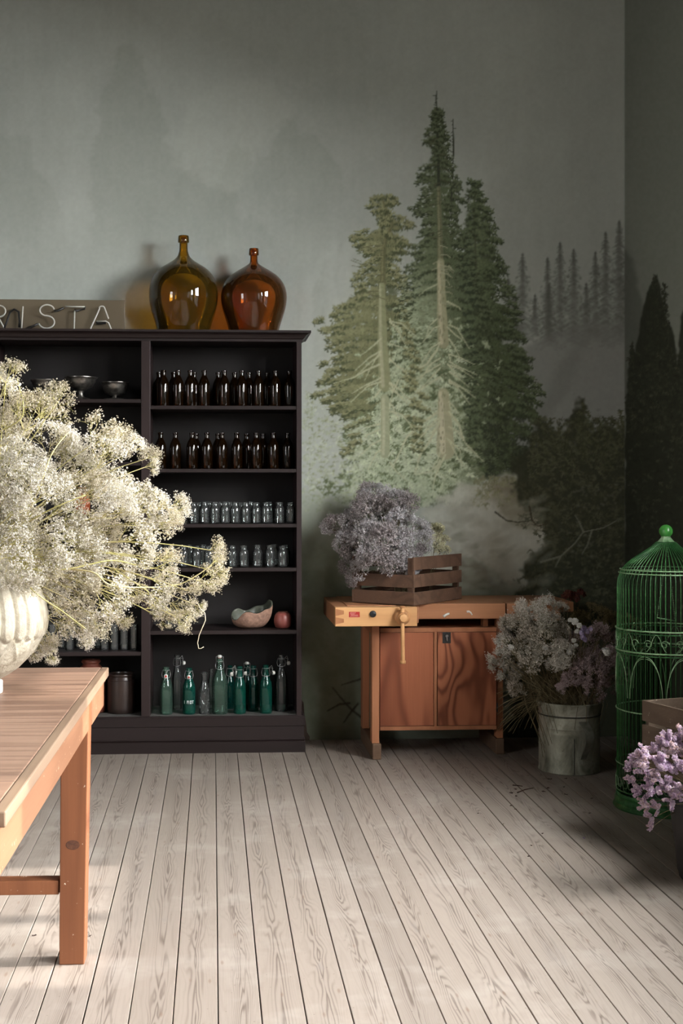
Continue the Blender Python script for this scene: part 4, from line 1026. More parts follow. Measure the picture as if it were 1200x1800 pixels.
# shoulder vise
xa, xb = X_(589, YV), X_(733, YV)
bp('vise_jaw', MB().box((xa, YV, vz0), (xb, YV + .055, BT - .002)), M_vise, bevel=.003)
bp('vise_end_block', MB().box((xa, YV + .056, vz0), (xa + .065, YE - .01, BT - .004)), M_bt, bevel=.003)
bp('vise_chop', MB().box((xa + .1, YV + .11, vz0 + .004), (xb, YT + .068, BT - .001)) if False else MB().box((xa + .066, YV + .09, vz0 + .006), (X_(733, YT) - .002, YT + .07, BT - .001)), M_bt, bevel=.002)
bp('vise_top_board', MB().box((xa + .066, YT + .0715, BT - .05), (X_(640, YT) - .001, YE, BT - .001)), M_bt, bevel=.002)
# dovetails at the jaw's end
M_end = mat_plain('end_grain', lin((168,112,70)), lin((150,96,58)), .6)
for zc in (.30, .72):
    zz_ = vz0 + (BT - vz0) * zc; bp('dovetail', MB().prism([(xa + .001, zz_ - .017), (xa + .042, zz_ - .009), (xa + .042, zz_ + .009), (xa + .001, zz_ + .017)], YV - .0008, YV + .004), M_end)
# hub, handle, peg
kx, kz = X_(706, YV), Z_(1085, YV)
RX = Matrix.Rotation(R(90), 4, 'X')
M_turn = mat_wood('turned_beech', lin((200,146,98)), lin((160,108,68)), 'y', 5, 6, 8, .4, .35, None, .3, 9)
hub = bp('vise_screw', MB().lathe([(0,.0),(.036,.0),(.0375,.004),(.0375,.018),(.034,.023),(.028,.026),(.026,.03),(.026,.045),(.0245,.048),(0,.048)], 32, (kx, YV, kz), RX), M_turn, smooth=True, autos=35)
hub2 = bp('screw_nut', MB().lathe([(0,.048),(.021,.048),(.022,.052),(.020,.064),(0,.066)], 8, (kx, YV, kz), RX), M_vise, bevel=.002)
hb = MB().tube([(kx - .002, YV - .034, kz + .052), (kx - .002, YV - .036, kz - .04), (kx, YV - .036, kz - .205)], .0098, 12)
bp('vise_handle', hb, M_vise, smooth=True, autos=50)
bp('handle_knob', MB().lathe([(0,0),(.013,.001),(.0145,.008),(.013,.016),(0,.018)], 16, (kx, YV - .036, kz - .222)), M_vise, smooth=True)
bp('handle_knob', MB().lathe([(0,0),(.0125,.001),(.0135,.006),(.011,.011),(0,.012)], 16, (kx - .002, YV - .034, kz + .045)), M_turn, smooth=True)
bp('bolt_head', MB().lathe([(0,0),(.0155,0),(.0165,.003),(.014,.009),(.008,.011),(0,.0112)], 24, (X_(655, YV), YV - .0, Z_(1079.5, YV)), RX), mat_plain('black_iron', (.03,.032,.035), (.015,.016,.018), .45, .5), smooth=True, autos=40)
lx0, lx1, lz0, lz1 = X_(613, YV), X_(632, YV), Z_(1085, YV), Z_(1075.5, YV)
lbl = bp('maker_label', MB().box((lx0, YV - .0012, lz0), (lx1, YV + .001, lz1)), mat_plain('red_enamel', lin((168,36,32)), lin((150,30,28)), .4))
lm = MB()
for q, (a, b) in enumerate(((.12,.6),(.12,.5),(.2,.85),(.12,.8))):
    zz_ = lz1 - (lz1 - lz0) * (.2 + .2 * q); 
    for s_ in np.arange(a, b, .11): lm.box((lx0 + (lx1-lx0)*s_, YV - .0016, zz_ - .0009), (lx0 + (lx1-lx0)*(s_+.075), YV - .0011, zz_ + .0009))
bp('label_print', lm, mat_plain('pale_print', lin((226,180,170)), rough=.6), par=None)
# paint marks
def splat(name, pts, Y, rr):
    m = MB(); m.tube([(X_(a, Y), Y - .0004, Z_(b, Y)) for a, b in pts], rr, 8, r2=rr*.6); m.v = [(x, Y - .0006 + (y - Y) * .2, z_) for x, y, z_ in m.v]; bp(name, m, mat_plain('white_paint_mark', lin((226,222,214)), rough=.6, bumps=0), smooth=True)
splat('paint_mark', [(779,1085),(783,1082),(787,1080),(790,1079.5)], YT, .0075); splat('paint_mark', [(820,1076.5),(824,1076),(827,1078),(829.5,1082.5)], YT, .0055)
# trestles
def trestle(fx, lx0_, lx1_, Yf_):
    fw = .044
    bp('foot', MB().hexa([(fx, Yf_, 0), (fx+fw, Yf_, 0), (fx+fw, YE-.02, 0), (fx, YE-.02, 0), (fx, Yf_, .079), (fx+fw, Yf_, .079), (fx+fw, YE-.02, .079), (fx, YE-.02, .079)]), M_foot, bevel=.005)
    a, b = lx0_, lx1_
    bp('leg', MB().box((a, Yf_ + .012, .0795), (b, Yf_ + .085, BT - .077)), M_bleg, bevel=.002)
    bp('leg', MB().box((a, YE - .12, .0795), (b, YE - .04, BT - .052)), M_bleg, bevel=.002)
    bp('trestle_rail', MB().box((a + .004, Yf_ + .086, BT - .15), (b - .004, YE - .121, BT - .08)), M_bleg, bevel=.002)
trestle(X_(654.5, BYo), X_(654, BYo), X_(667, BYo), BYo)
trestle(X_(871, BYo + .1), X_(874, BYo + .1), X_(885, BYo + .1), BYo + .1)
bp('leg_wedge', MB().box((X_(652,BYo)-.012, BYo + .03, BT - .11), (X_(667,BYo)+.006, BYo + .12, BT - .078)), M_bleg, bevel=.002)
# cabinet
YC_ = 6.345
cx0, cx1, cxm = X_(667.5, YC_), X_(872.5, YC_), X_(765, YC_); cz0, cz1 = Z_(1285, YC_), Z_(1104.5, YC_); d0, d1 = Z_(1278, YC_), Z_(1112, YC_)
cb = MB(); cb.box((cx0, YC_, cz0), (cx1, YC_+.4, d0)); cb.box((cx0, YC_, d1), (cx1, YC_+.4, cz1)); cb.box((cx0, YC_+.02, d0), (cx0+.012, YC_+.4, d1)); cb.box((cx1-.012, YC_+.02, d0), (cx1, YC_+.4, d1)); cb.box((cx0, YC_+.38, d0), (cx1, YC_+.4, d1))
bp('cabinet_body', cb, M_bleg, bevel=.001)
dl = bp('cabinet_door', MB().box((cx0 + .001, YC_ + .004, d0 + .002), (X_(762, YC_), YC_ + .019, d1 - .002)), M_ply1, bevel=.001)
bp('centre_stile', MB().box((X_(762.5, YC_), YC_ - .003, d0 - .004), (X_(767.5, YC_), YC_ + .019, d1 + .001)), M_bleg, bevel=.001)
dr = bp('cabinet_door', MB().box((X_(769, YC_), YC_ + .002, d0 + .002), (cx1 - .001, YC_ + .019, d1 - .002)), M_ply2, bevel=.001)
M_iron = mat_plain('dark_iron_plate', (.06,.06,.058), (.03,.03,.03), .4, .6)
lp = bp('lock_plate', MB().box((X_(777.5,YC_), YC_ - .0005, Z_(1132,YC_)), (X_(792,YC_), YC_ + .0019, Z_(1112.5,YC_))), M_iron, bevel=.0008)
bp('key_tag', MB().lathe([(0,0),(.007,0),(.008,.003),(.005,.007),(0,.008)], 14, (X_(785,YC_), YC_ - .0005, Z_(1119,YC_)), RX).tube([(X_(785,YC_), YC_-.004, Z_(1119,YC_)), (X_(785.5,YC_), YC_-.005, Z_(1128,YC_))], .0025, 6), mat_plain('worn_steel', (.5,.5,.48), rough=.35, metal=.9), smooth=True)
bp('hinge', MB().tube([(X_(873.6,YC_), YC_ - .001, Z_(1254,YC_)), (X_(873.6,YC_), YC_ - .001, Z_(1238,YC_))], .003, 8), M_iron, smooth=True)
bp('cabinet_bearer', MB().box((X_(853,YC_), YC_ + .05, cz1 + .0005), (X_(861,YC_), YC_ + .12, BT - .0505)), M_bleg)
bp('cabinet_bearer', MB().box((X_(690,YC_), YC_ + .05, cz1 + .0005), (X_(698,YC_), YC_ + .12, BT - .0505)), M_bleg)

# ------------------------------------------------------------------ slatted crates
def crate(name, label, corner, da, db, la, lb, zb, hgt, mat, slats_a, slats_b, slat_h, post=.03, thick=.009, names=True, grp=None, bottom=True):
    """corner: nearest bottom corner; da/db unit directions of the two sides"""
    t = thing(name, label, 'crate', (corner[0], corner[1], zb))
    da = Vector((*da, 0)).normalized(); db = Vector((-da.y, da.x, 0)); 
    if db.dot(Vector((*corner, 0)) * 0 + Vector((0, 1, 0))) < 0: db = -db
    def slat(o, d, n, l, z0, z1, nm='slat'):
        """board along d, thickness towards n (inwards)"""
        j = random.uniform(-.0015, .0015)
        v = []
        for zz_ in (z0, z1):
            zz_ = zz_ + j
            for q, s_ in ((0,0),(1,0),(1,1),(0,1)): p = o + d*(l*q) + n*(thick*s_); v.append((p.x, p.y, zz_))
        MB().hexa(v).build(nm, mat, t, bevel=.0012)
    Z0 = Vector((0,0,0)); A_, B_ = da*la, db*lb
    slat_list = [(Z0, da, db, la, slats_a), (B_, da, -db, la, slats_a), (Z0, db, da, lb, slats_b), (A_, db, -da, lb, slats_b)]
    for idx, (o, d, n, l, zs_) in enumerate(slat_list):
        inset = thick if idx >= 2 else 0
        for zz_ in zs_: slat(o + d*(inset + .0005*(idx >= 2)), d, n, l - 2*inset - .001*(idx >= 2), zz_, zz_ + slat_h)
    for o, sx, sy in ((Z0,1,1),(A_,-1,1),(B_,1,-1),(A_+B_,-1,-1)):
        o = o + da*sx*(thick+.001) + db*sy*(thick+.001); v = []
        for zz_ in (.006, hgt - .004):
            for q, s_ in ((0,0),(1,0),(1,1),(0,1)): p = o + da*(sx*post*.6*q) + db*(sy*post*s_); v.append((p.x, p.y, zz_))
        MB().hexa(v).build('corner_post', mat, t, bevel=.001)
    nb = 5; ww = (lb - 2*thick - .004) / nb
    for k in range(nb):
        o = db*(thick + .002 + ww*k) + da*(thick+.001); v = []
        for zz_ in (0.0, .006):
            for q, s_ in ((0,0),(1,0),(1,1),(0,1)): p = o + da*((la-2*thick-.002)*q) + db*((ww-.008)*s_); v.append((p.x, p.y, zz_))
        MB().hexa(v).build('bottom_board', mat, t)
    return t
M_crate = mat_wood('dark_brown_crate', lin((112,84,66)), lin((60,44,35)), 'x', 5, 7, 6, .7, .5, lin((120,96,78)), .5, 3, .4, .66)
M_crate2 = mat_wood('grey_brown_crate', lin((116,98,82)), lin((78,64,54)), 'y', 5, 7, 6, .7, .5, lin((150,138,124)), .5, 13, .4, .64)
cc = atZ(727, 1065.5, BT)
ct = crate('flower_crate', 'dark brown slatted wooden crate holding dried flowers on the workbench', (cc.x, cc.y), (.62, .78), None, .50, .355, BT + .001, .235, M_crate, [.002, .087, .171], [.002, .087], .063)
# ------------------------------------------------------------------ zinc bucket
def mat_zinc():
    m, nt, out = newmat('weathered_zinc'); b = bsdf(nt, out, .55, .35, .4)
    v = objco(nt, (1,1,.45)); n = noise(nt, v, 12, 5, .65, .6); n2 = noise(nt, objco(nt), 38, 4, .7)
    r = ramp(nt, [(.32, lin((100,100,86))), (.5, lin((150,150,134))), (.68, lin((184,182,168)))]); L(nt, n, r.inputs[0])
    r2 = ramp(nt, [(.62, (0,0,0)), (.72, (1,1,1))]); L(nt, n2, r2.inputs[0])
    c = mixc(nt, math_(nt, 'MULTIPLY', r2.outputs[0], .6), r.outputs[0], lin((62,58,46)))
    L(nt, c, b.inputs['Base Color']); bump(nt, b, n2, .3, .002); return m
M_zinc = mat_zinc()
bk = atZ(1000, 1352, 0); BKX, BKY = bk.x, bk.y
bkt = thing('zinc_bucket', 'round weathered zinc bucket with strap handle, full of dried flowers, on the floor', 'bucket', (BKX, BKY, 0))
MB().lathe([(0,.004),(.138,.004),(.141,.0),(.1445,.002),(.1440,.010),(.142,.014),(.1425,.18),(.1440,.186),(.1425,.192),(.1425,.205),(.144,.210),(.1425,.216),(.143,.262),(.1465,.266),(.1465,.272),(.1435,.276),(.149,.312),(.1535,.320),(.1545,.326),(.151,.329),(.1465,.322),(.139,.27),(.139,.02),(0,.015)], 72).build('body', M_zinc, bkt, smooth=True, autos=30)
MB().tube([(.1462*math.cos(a), .1462*math.sin(a), .269) for a in np.linspace(0, 2*math.pi, 61)[:-1]], .0032, 6, closed=True).build('rim_bead', mat_plain('dark_zinc', lin((56,56,48)), rough=.6, metal=.4), bkt, smooth=True)
ha = math.radians(-79); ca, sa = math.cos(ha), math.sin(ha); hv = []
n_ = 15
for i in range(n_):
    u = i/(n_-1); zz_ = .075 + .175*u; outw = .143 + .066*math.sin(math.pi*min(1, u**1.5*1.03))**.8 if 0 < u < 1 else .1425
    wdt = .014 + .010*u
    for s_ in (-1, 1):
        for th in (0, .0018): r_ = outw + th; hv.append((r_*ca - s_*wdt*sa + 0, r_*sa + s_*wdt*ca, zz_))
hf = []
for i in range(n_-1):
    a = i*4; b_ = a+4
    hf += [(a, a+2, b_+2, b_), (a+1, b_+1, b_+3, a+3), (a, b_, b_+1, a+1), (a+2, a+3, b_+3, b_+2)]
MB().add(hv, hf).build('strap_handle', mat_plain('grey_zinc_strap', lin((150,150,138)), lin((104,104,92)), .5, .5), bkt, smooth=True, autos=50)
sa_ = math.radians(-96)
MB().tube([(.1432*math.cos(sa_), .1432*math.sin(sa_), .004), (.1432*math.cos(sa_), .1432*math.sin(sa_), .17)], .0016, 5).build('side_seam', mat_plain('black_seam', (.01,.01,.01), rough=.8), bkt)

# ------------------------------------------------------------------ birdcage
def mat_green():
    m, nt, out = newmat('chipped_green_paint'); b = bsdf(nt, out, .4, .1, .5)
    n = noise(nt, objco(nt), 26, 4, .7); r = ramp(nt, [(.3, lin((26,66,32))), (.55, lin((48,98,50))), (.75, lin((84,138,82)))]); L(nt, n, r.inputs[0])
    L(nt, r.outputs[0], b.inputs['Base Color']); return m
M_green = mat_green()
M_gpale = mat_plain('worn_pale_green', lin((150,176,140)), lin((84,128,80)), .45, .2, nscale=22, bumps=0)
cg = atZ(1170, 1418, 0); GX, GY = cg.x, cg.y
k_ = GY / F
cage = thing('birdcage', 'tall domed green wire birdcage with ball finial standing on the floor', 'birdcage', (GX, GY, 0))
def gz(y): return H - (y - 865) * k_
RC = 86 * k_
wp = [(RC*.985,.03),(RC*.985,.93),(RC*.97,.957),(RC*.905,gz(1006)),(RC*.80,gz(994)),(RC*.66,gz(984)),(RC*.47,gz(973)),(RC*.30,gz(963)),(RC*.19,gz(954))]
NW = 62; proto = None
for i in range(NW):
    if proto is None:
        pts = []
        for j in range(len(wp)-1):
            for s_ in range(3): t = s_/3; pts.append((wp[j][0]*(1-t)+wp[j+1][0]*t, 0, wp[j][1]*(1-t)+wp[j+1][1]*t))
        pts.append((wp[-1][0], 0, wp[-1][1]))
        pts = [pts[0]] + pts[3:]
        w_ = MB().tube(pts, .0016, 6).build('bar', [M_green], cage, smooth=True); proto = w_
    else:
        w_ = proto.copy(); COL.objects.link(w_); w_.parent = cage
    w_.rotation_euler.z = 2*math.pi*i/NW
def ring(z_, r, t_, mat, nm='ring', twist=False):
    n = 90; pts = [(r*math.cos(2*math.pi*k/n), r*math.sin(2*math.pi*k/n), z_) for k in range(n)]
    m = MB()
    if twist:
        for ph in (0, math.pi):
            m.tube([((r+.002*math.cos(k*1.25+ph))*math.cos(2*math.pi*k/220), (r+.002*math.cos(k*1.25+ph))*math.sin(2*math.pi*k/220), z_+.002*math.sin(k*1.25+ph)) for k in range(220)], .0016, 5, closed=True)
    else: m.tube(pts, t_, 8, closed=True)
    m.build(nm, mat, cage, smooth=True)
ring(gz(1003), RC*.925, .0025, M_gpale); ring(gz(1009), RC*.955, .0025, M_gpale)
ring(gz(1108), RC*1.01, .0035, M_gpale); ring(gz(1113), RC*1.0, .0022, M_green); ring(gz(1146), RC*1.01, .0035, M_gpale); ring(gz(1151), RC*1.0, .0022, M_green)
ring(gz(1252), RC*1.005, .002, M_gpale, 'twisted_ring', True); ring(gz(1348), RC*1.005, .003, M_gpale); ring(.075, RC, .003, M_green)
MB().lathe([(RC*.95,.0),(RC*1.06,0),(RC*1.075,.006),(RC*1.05,.016),(RC*1.03,.020),(RC*1.04,.03),(RC*1.03,.042),(RC*1.0,.046),(RC*1.015,.055),(RC*1.0,.063),(RC*.96,.06)], 80, cap=False).build('base_ring', M_green, cage, smooth=True, autos=50)
MB().lathe([(0,.012),(RC*.96,.012),(RC*.96,.018),(0,.018)], 60).build('floor_tray', mat_plain('tray_tin', (.08,.10,.08), rough=.6), cage)
MB().lathe([(RC*.19,gz(958)),(RC*.21,gz(957)),(RC*.2,gz(955)),(RC*.15,gz(951)),(RC*.11,gz(947)),(RC*.09,gz(943)),(0,gz(943))], 8).build('crown_cap', M_gpale, cage, bevel=.001)
MB().lathe([(12.2*k_*math.sin(t), gz(935)-12.2*k_*math.cos(t)) for t in np.linspace(0, math.pi, 20)], 32, cap=False).build('ball_finial', mat_plain('glossy_green', lin((70,140,62)), lin((48,110,46)), .22, nscale=14, bumps=0), cage, smooth=True)
def cyl(a, z_, r=RC*1.01): return (r*math.cos(a), r*math.sin(a), z_)
zA, zB = gz(1144), gz(1112); zh = (zA+zB)/2; hh = (zB-zA)/2
NS = 10
for s_i in range(NS):      # scrollwork band
    a0 = 2*math.pi*s_i/NS + .1; m = MB()
    for sg in (-1, 1):
        pts = []
        for t in np.linspace(0, 1, 26):
            th = t*4.6*math.pi/2; rr = hh*.5*(1-t*.72)
            pts.append(cyl(a0 + sg*(.012 + hh*.5 + rr*math.cos(math.pi - th)*1.0)/RC, zh - .004 + rr*math.sin(th)))
        m.tube(pts, .0013, 5)
        m.tube([cyl(a0 + sg*(.0+u*.0635*1)/RC*1.0 + sg*.0, zA + .004 + (zB-zA-.006)*(.5-.5*math.cos(math.pi*max(0,(u-.35)/.65))) if u > .35 else zA+.004+.012*math.sin(u/.35*math.pi)) for u in np.linspace(.35, 1, 14)], .0013, 5)
    m.build('scroll', M_gpale, cage, smooth=True)
for s_i in range(8):       # swooping brackets under the band
    a0 = -math.pi/2 - .37 + 2*math.pi*s_i/8; m = MB()
    for sg in (-1, 1):
        for dd in (0, .008):
            m.tube([cyl(a0 + sg*(.035 + .34*(1-math.sin(u*1.57))), gz(1152) - (gz(1152)-gz(1228))*(1-math.cos(u*1.57)) - dd*(1-u)) for u in np.linspace(0, 1, 14)], .0014, 5)
    m.build('bracket', M_gpale, cage, smooth=True)
for s_i in range(16):      # little curls above the base
    a0 = 2*math.pi*s_i/16; m = MB()
    for sg in (-1, 1):
        m.tube([cyl(a0 + sg*(.018 + .016*math.cos(t))/RC*1.0, .108 + .026*math.sin(t)*(1-t*.08)) for t in np.linspace(-1.57, 5.2, 20)], .0013, 5)
    m.build('base_curl', M_gpale, cage, smooth=True)
sw = MB(); pa = Vector(((1151-1170)*k_, -.02, gz(1089))); pb = Vector(((1190-1170)*k_, .02, gz(1097))); top = Vector((.006, 0, gz(962)))
sw.tube([pa, pb], .003, 6); 
for p in (pa, pb):
    for i in range(34):
        c = p.lerp(top, i/34); q = p.lerp(top, (i+.8)/34); o = Vector((.0028, 0, 0)) if i % 2 else Vector((0, .0028, 0))
        sw.tube([c, (c+q)/2+o, q, (c+q)/2-o], .0009, 4, closed=True)
sw.build('chain_swing', M_gpale, cage, smooth=True)

# ------------------------------------------------------------------ grey crate on a low stool
M_stool = mat_wood('low_stool_wood', lin((84,66,52)), lin((54,42,34)), 'x', 5, 8, 6, .7, .4)
gc = atZ(1128, 1228, .53)
SX, SY = gc.x + .26, gc.y - .10
st = thing('low_stool', 'small dark wooden stool under the grey-brown slatted crate', 'stool', (SX, SY, 0))
MB().lathe([(0,.232),(.11,.232),(.115,.238),(.115,.252),(.11,.258),(0,.258)], 40).build('seat', M_stool, st, bevel=.001)
for a in (45, 135, 225, 315):
    c, s_ = math.cos(R(a)), math.sin(R(a)); MB().tube([(c*.10, s_*.10, 0), (c*.075, s_*.075, .2318)], .012, 10, r2=.014).build('leg', M_stool, st, smooth=True, autos=50)
crate('slatted_crate', 'empty grey-brown slatted crate raised in front of the green birdcage, at right edge', (gc.x, gc.y), (.3, -.95), None, .46, .34, .259, .268, M_crate2, [.004, .096, .188], [.004, .096, .188], .078)

# ------------------------------------------------------------------ flowers
def hue_mat(name, cols, rough=.8, nscale=18, trans=0.):
    m, nt, out = newmat(name); b = bsdf(nt, out, rough, 0, .2)
    g = N(nt, 'ShaderNodeNewGeometry'); oi = N(nt, 'ShaderNodeObjectInfo')
    ad = math_(nt, 'ADD', math_(nt, 'MULTIPLY', g.outputs['Random Per Island'], .6), math_(nt, 'MULTIPLY', noise(nt, objco(nt), nscale, 2), .55))
    ad = math_(nt, 'ADD', ad, math_(nt, 'MULTIPLY', math_(nt, 'SUBTRACT', oi.outputs['Random'], .5), .25))
    k = len(cols); r = ramp(nt, [(.15 + .7*i/(k-1), c) for i, c in enumerate(cols)]); L(nt, ad, r.inputs[0])
    L(nt, r.outputs[0], b.inputs['Base Color'])
    if trans:
        tr = N(nt, 'ShaderNodeBsdfTranslucent'); L(nt, r.outputs[0], tr.inputs[0]); mx = N(nt, 'ShaderNodeMixShader'); mx.inputs[0].default_value = trans
        L(nt, b.outputs[0], mx.inputs[1]); L(nt, tr.outputs[0], mx.inputs[2]); L(nt, mx.outputs[0], out.inputs[0])
    return m
def rvec(n, r): v = r.normal(size=(n, 3)); return v / np.linalg.norm(v, axis=1)[:, None]
def panicle(seed, levels, kids, spread, l0, lf, upbias=0.):
    """branching spray in unit space, growing along +Z; returns segments and tips"""
    r = np.random.default_rng(seed); segs = []
    P = np.zeros((1, 3)); D = np.array([[0, 0, 1.]]); ln = l0
    for lv in range(levels):
        n = len(P); k = kids[min(lv, len(kids)-1)]
        P2 = np.repeat(P, k, 0); D2 = np.repeat(D, k, 0)
        D2 = D2 + rvec(n*k, r) * spread[min(lv, len(spread)-1)] * r.uniform(.55, 1.2, (n*k, 1)); D2[:, 2] += upbias; D2 /= np.linalg.norm(D2, axis=1)[:, None]
        E = P2 + D2 * ln * r.uniform(.6, 1.25, (n*k, 1)); segs.append((P2, E, lv)); P, D = E, D2; ln *= lf
    return segs, P, D
def seg_tubes(segs, r0, rf):
    V, T, o = [], [], 0
    for a, b, lv in segs:
        d = b - a; d /= np.linalg.norm(d, axis=1)[:, None] + 1e-9
        u = np.cross(d, [.31, .52, .79]); u /= np.linalg.norm(u, axis=1)[:, None]; w = np.cross(d, u); r_ = r0 * rf ** lv
        n = len(a); ring = []
        for e_, rr in ((a, r_), (b, r_*.8)):
            for k in range(3): t = 2.094*k; ring.append(e_ + (u*math.cos(t) + w*math.sin(t)) * rr)
        V.append(np.stack(ring, 1).reshape(-1, 3)); base = o + np.arange(n)[:, None]*6
        for k in range(3):
            k2 = (k+1) % 3; T.append(np.concatenate([base+k, base+k2, base+3+k2], 1)); T.append(np.concatenate([base+k, base+3+k2, base+3+k], 1))
        o += n*6
    return np.concatenate(V), np.concatenate(T)
def stamp(C_, D_, size, V0, T0, r, tilt=.5):
    n = len(C_); d = D_ + rvec(n, r)*tilt; d /= np.linalg.norm(d, axis=1)[:, None]
    u = np.cross(d, rvec(n, r)); u /= np.linalg.norm(u, axis=1)[:, None] + 1e-9; w = np.cross(d, u)
    s_ = (size * r.uniform(.65, 1.3, n))[:, None, None]
    V = C_[:, None] + (u[:, None]*V0[None, :, :1] + w[:, None]*V0[None, :, 1:2] + d[:, None]*V0[None, :, 2:]) * s_
    T = T0[None] + (np.arange(n)*len(V0))[:, None, None]
    return V.reshape(-1, 3), T.reshape(-1, 3)
def cup(np_=5, flare=1., h=.55):
    V = [(0, 0, -.2)]; T = []
    for k in range(np_):
        a = 2*math.pi*k/np_; b_ = .5*2*math.pi/np_*.9
        V += [(math.cos(a-b_)*flare*.85, math.sin(a-b_)*flare*.85, h), (math.cos(a+b_)*flare*.85, math.sin(a+b_)*flare*.85, h), (math.cos(a)*flare*1.1, math.sin(a)*flare*1.1, h*1.15)]
        i = 1 + 3*k; T += [(0, i, i+1), (i, i+2, i+1)]
    return np.array(V, float), np.array(T)
def star(n_=6):
    V = []; T = []
    for k in range(n_):
        a = 2.4*k; e_ = .2 + .75*((k*37) % 10)/10; c, s_ = math.cos(a), math.sin(a); i = len(V)
        V += [(-s_*.16, c*.16, 0), (s_*.16, -c*.16, 0), (c*(1-e_*.5), s_*(1-e_*.5), e_*1.3)]; T += [(i, i+1, i+2)]
    return np.array(V, float), np.array(T)
OCT = (np.array([(1,0,0),(-1,0,0),(0,1,0),(0,-1,0),(0,0,1),(0,0,-1)], float)*.8, np.array([(0,2,4),(2,1,4),(1,3,4),(3,0,4),(2,0,5),(1,2,5),(3,1,5),(0,3,5)]))
def spray_mesh(name, seed, mats, levels=6, kids=(5,4,4,4,3), spread=(.75,.7,.75,.8,.9), l0=.32, lf=.70, tips=3, tipr=.03, size=.016, tmpl=None, stem_r=.006, tilt=.6, also_mid=False, rf=.62, upbias=0.):
    segs, P, D = panicle(seed, levels, kids, spread, l0, lf, upbias); r = np.random.default_rng(seed+100)
    V1, T1 = seg_tubes(segs, stem_r, rf)
    if also_mid: a, b, lv = segs[-1]; P = np.concatenate([P, (a+b)/2]); D = np.concatenate([D, D])
    C_ = np.repeat(P, tips, 0) + r.normal(size=(len(P)*tips, 3)) * tipr; D_ = np.repeat(D, tips, 0)
    V2, T2 = stamp(C_, D_, size, *(tmpl or cup()), r, tilt)
    V = np.concatenate([V1, V2]); T = np.concatenate([T1, T2 + len(V1)]); mi = np.concatenate([np.zeros(len(T1)), np.ones(len(T2))])
    return tri_mesh(name, V, T, mats, mi)
def place(me, name, parent, root, tip_dir, scale, spin):
    o = bpy.data.objects.new(name, me); COL.objects.link(o); o.parent = parent
    q = Vector(tip_dir).to_track_quat('Z', 'Y'); o.rotation_mode = 'QUATERNION'
    from mathutils import Quaternion
    o.rotation_quaternion = q @ Quaternion((0, 0, 1), spin); o.location = root; o.scale = (scale*random.uniform(.85,1.15), scale*random.uniform(.85,1.15), scale*random.uniform(.85,1.25)); return o
def bez(a, b, c, n=9): return [a*(1-t)**2 + b*2*t*(1-t) + c*t*t for t in [i/(n-1) for i in range(n)]]

def bouquet(name, label, cat, origin, clumps, meshes, stem_mat, depth, lift=.3, group=None, root_r=.03, stem_r=.0016, Y0=None, back=.85):
    """clumps: (px, py, radius px, dy, mesh index list) each becomes a spray with its own stem"""
    t = thing(name, label, cat, tuple(origin), 0, group); O_ = Vector(origin)
    for (px, py, rp, dy, kind) in clumps:
        Y = Y0 + dy; c = atY(px, py, Y) - O_; rad = rp * Y / F
        rt = Vector((random.uniform(-1,1)*root_r, random.uniform(-1,1)*root_r, 0))
        d = (c - rt); dn = (d.normalized() + Vector((0, 0, lift*.3))).normalized()
        if d.length < rad: dn = Vector((random.uniform(-.3,.3), random.uniform(-.3,.3), 1)).normalized()
        root = c - dn * rad * back
        mset = meshes[kind]; me = mset[random.randrange(len(mset))]
        sp = place(me, me.name.split('.')[0], t, root, dn, rad * 1.12, random.uniform(0, 6.28))
        mid = rt.lerp(root, .5) + Vector((0, 0, (root - rt).length * .12))
        m = MB().tube(bez(rt - Vector((0,0,depth)) * .0 + Vector((0,0,-.0)), mid, root), stem_r, 5, r2=stem_r*.7, cap=False)
        m.tube([Vector((rt.x*.8, rt.y*.8, -depth)), rt], stem_r, 5, cap=False)
        m.build('stem', stem_mat, t, smooth=True)
    return t
# baby's breath
M_gst = hue_mat('pale_green_twig', [lin((128,128,70)), lin((168,162,104)), lin((196,184,140))])
M_gyp = hue_mat('tiny_white_blossom', [lin((140,134,118)), lin((192,186,172)), lin((226,222,214))], .8, 9, .25)
M_gyp2 = hue_mat('tiny_cream_blossom', [lin((122,114,94)), lin((174,166,146)), lin((212,204,188))], .8, 9, .25)
big = [spray_mesh('gypsophila_spray', s_, [M_gst, M_gyp if s_ % 2 else M_gyp2], 5, (6,4,3,3,3), (.95,.85,.8,.85,.9), .27, .80, 2, .030, .0175, cup(5, .9, .6), .0065, rf=.66, also_mid=True) for s_ in range(1, 6)]
small = [spray_mesh('gypsophila_spray', s_, [M_gst, M_gyp if s_ % 2 else M_gyp2], 5, (5,3,3,2,2), (.95,.8,.85,.9), .27, .82, 2, .045, .027, cup(5, .9, .6), .010, rf=.7, also_mid=True) for s_ in range(11, 16)]
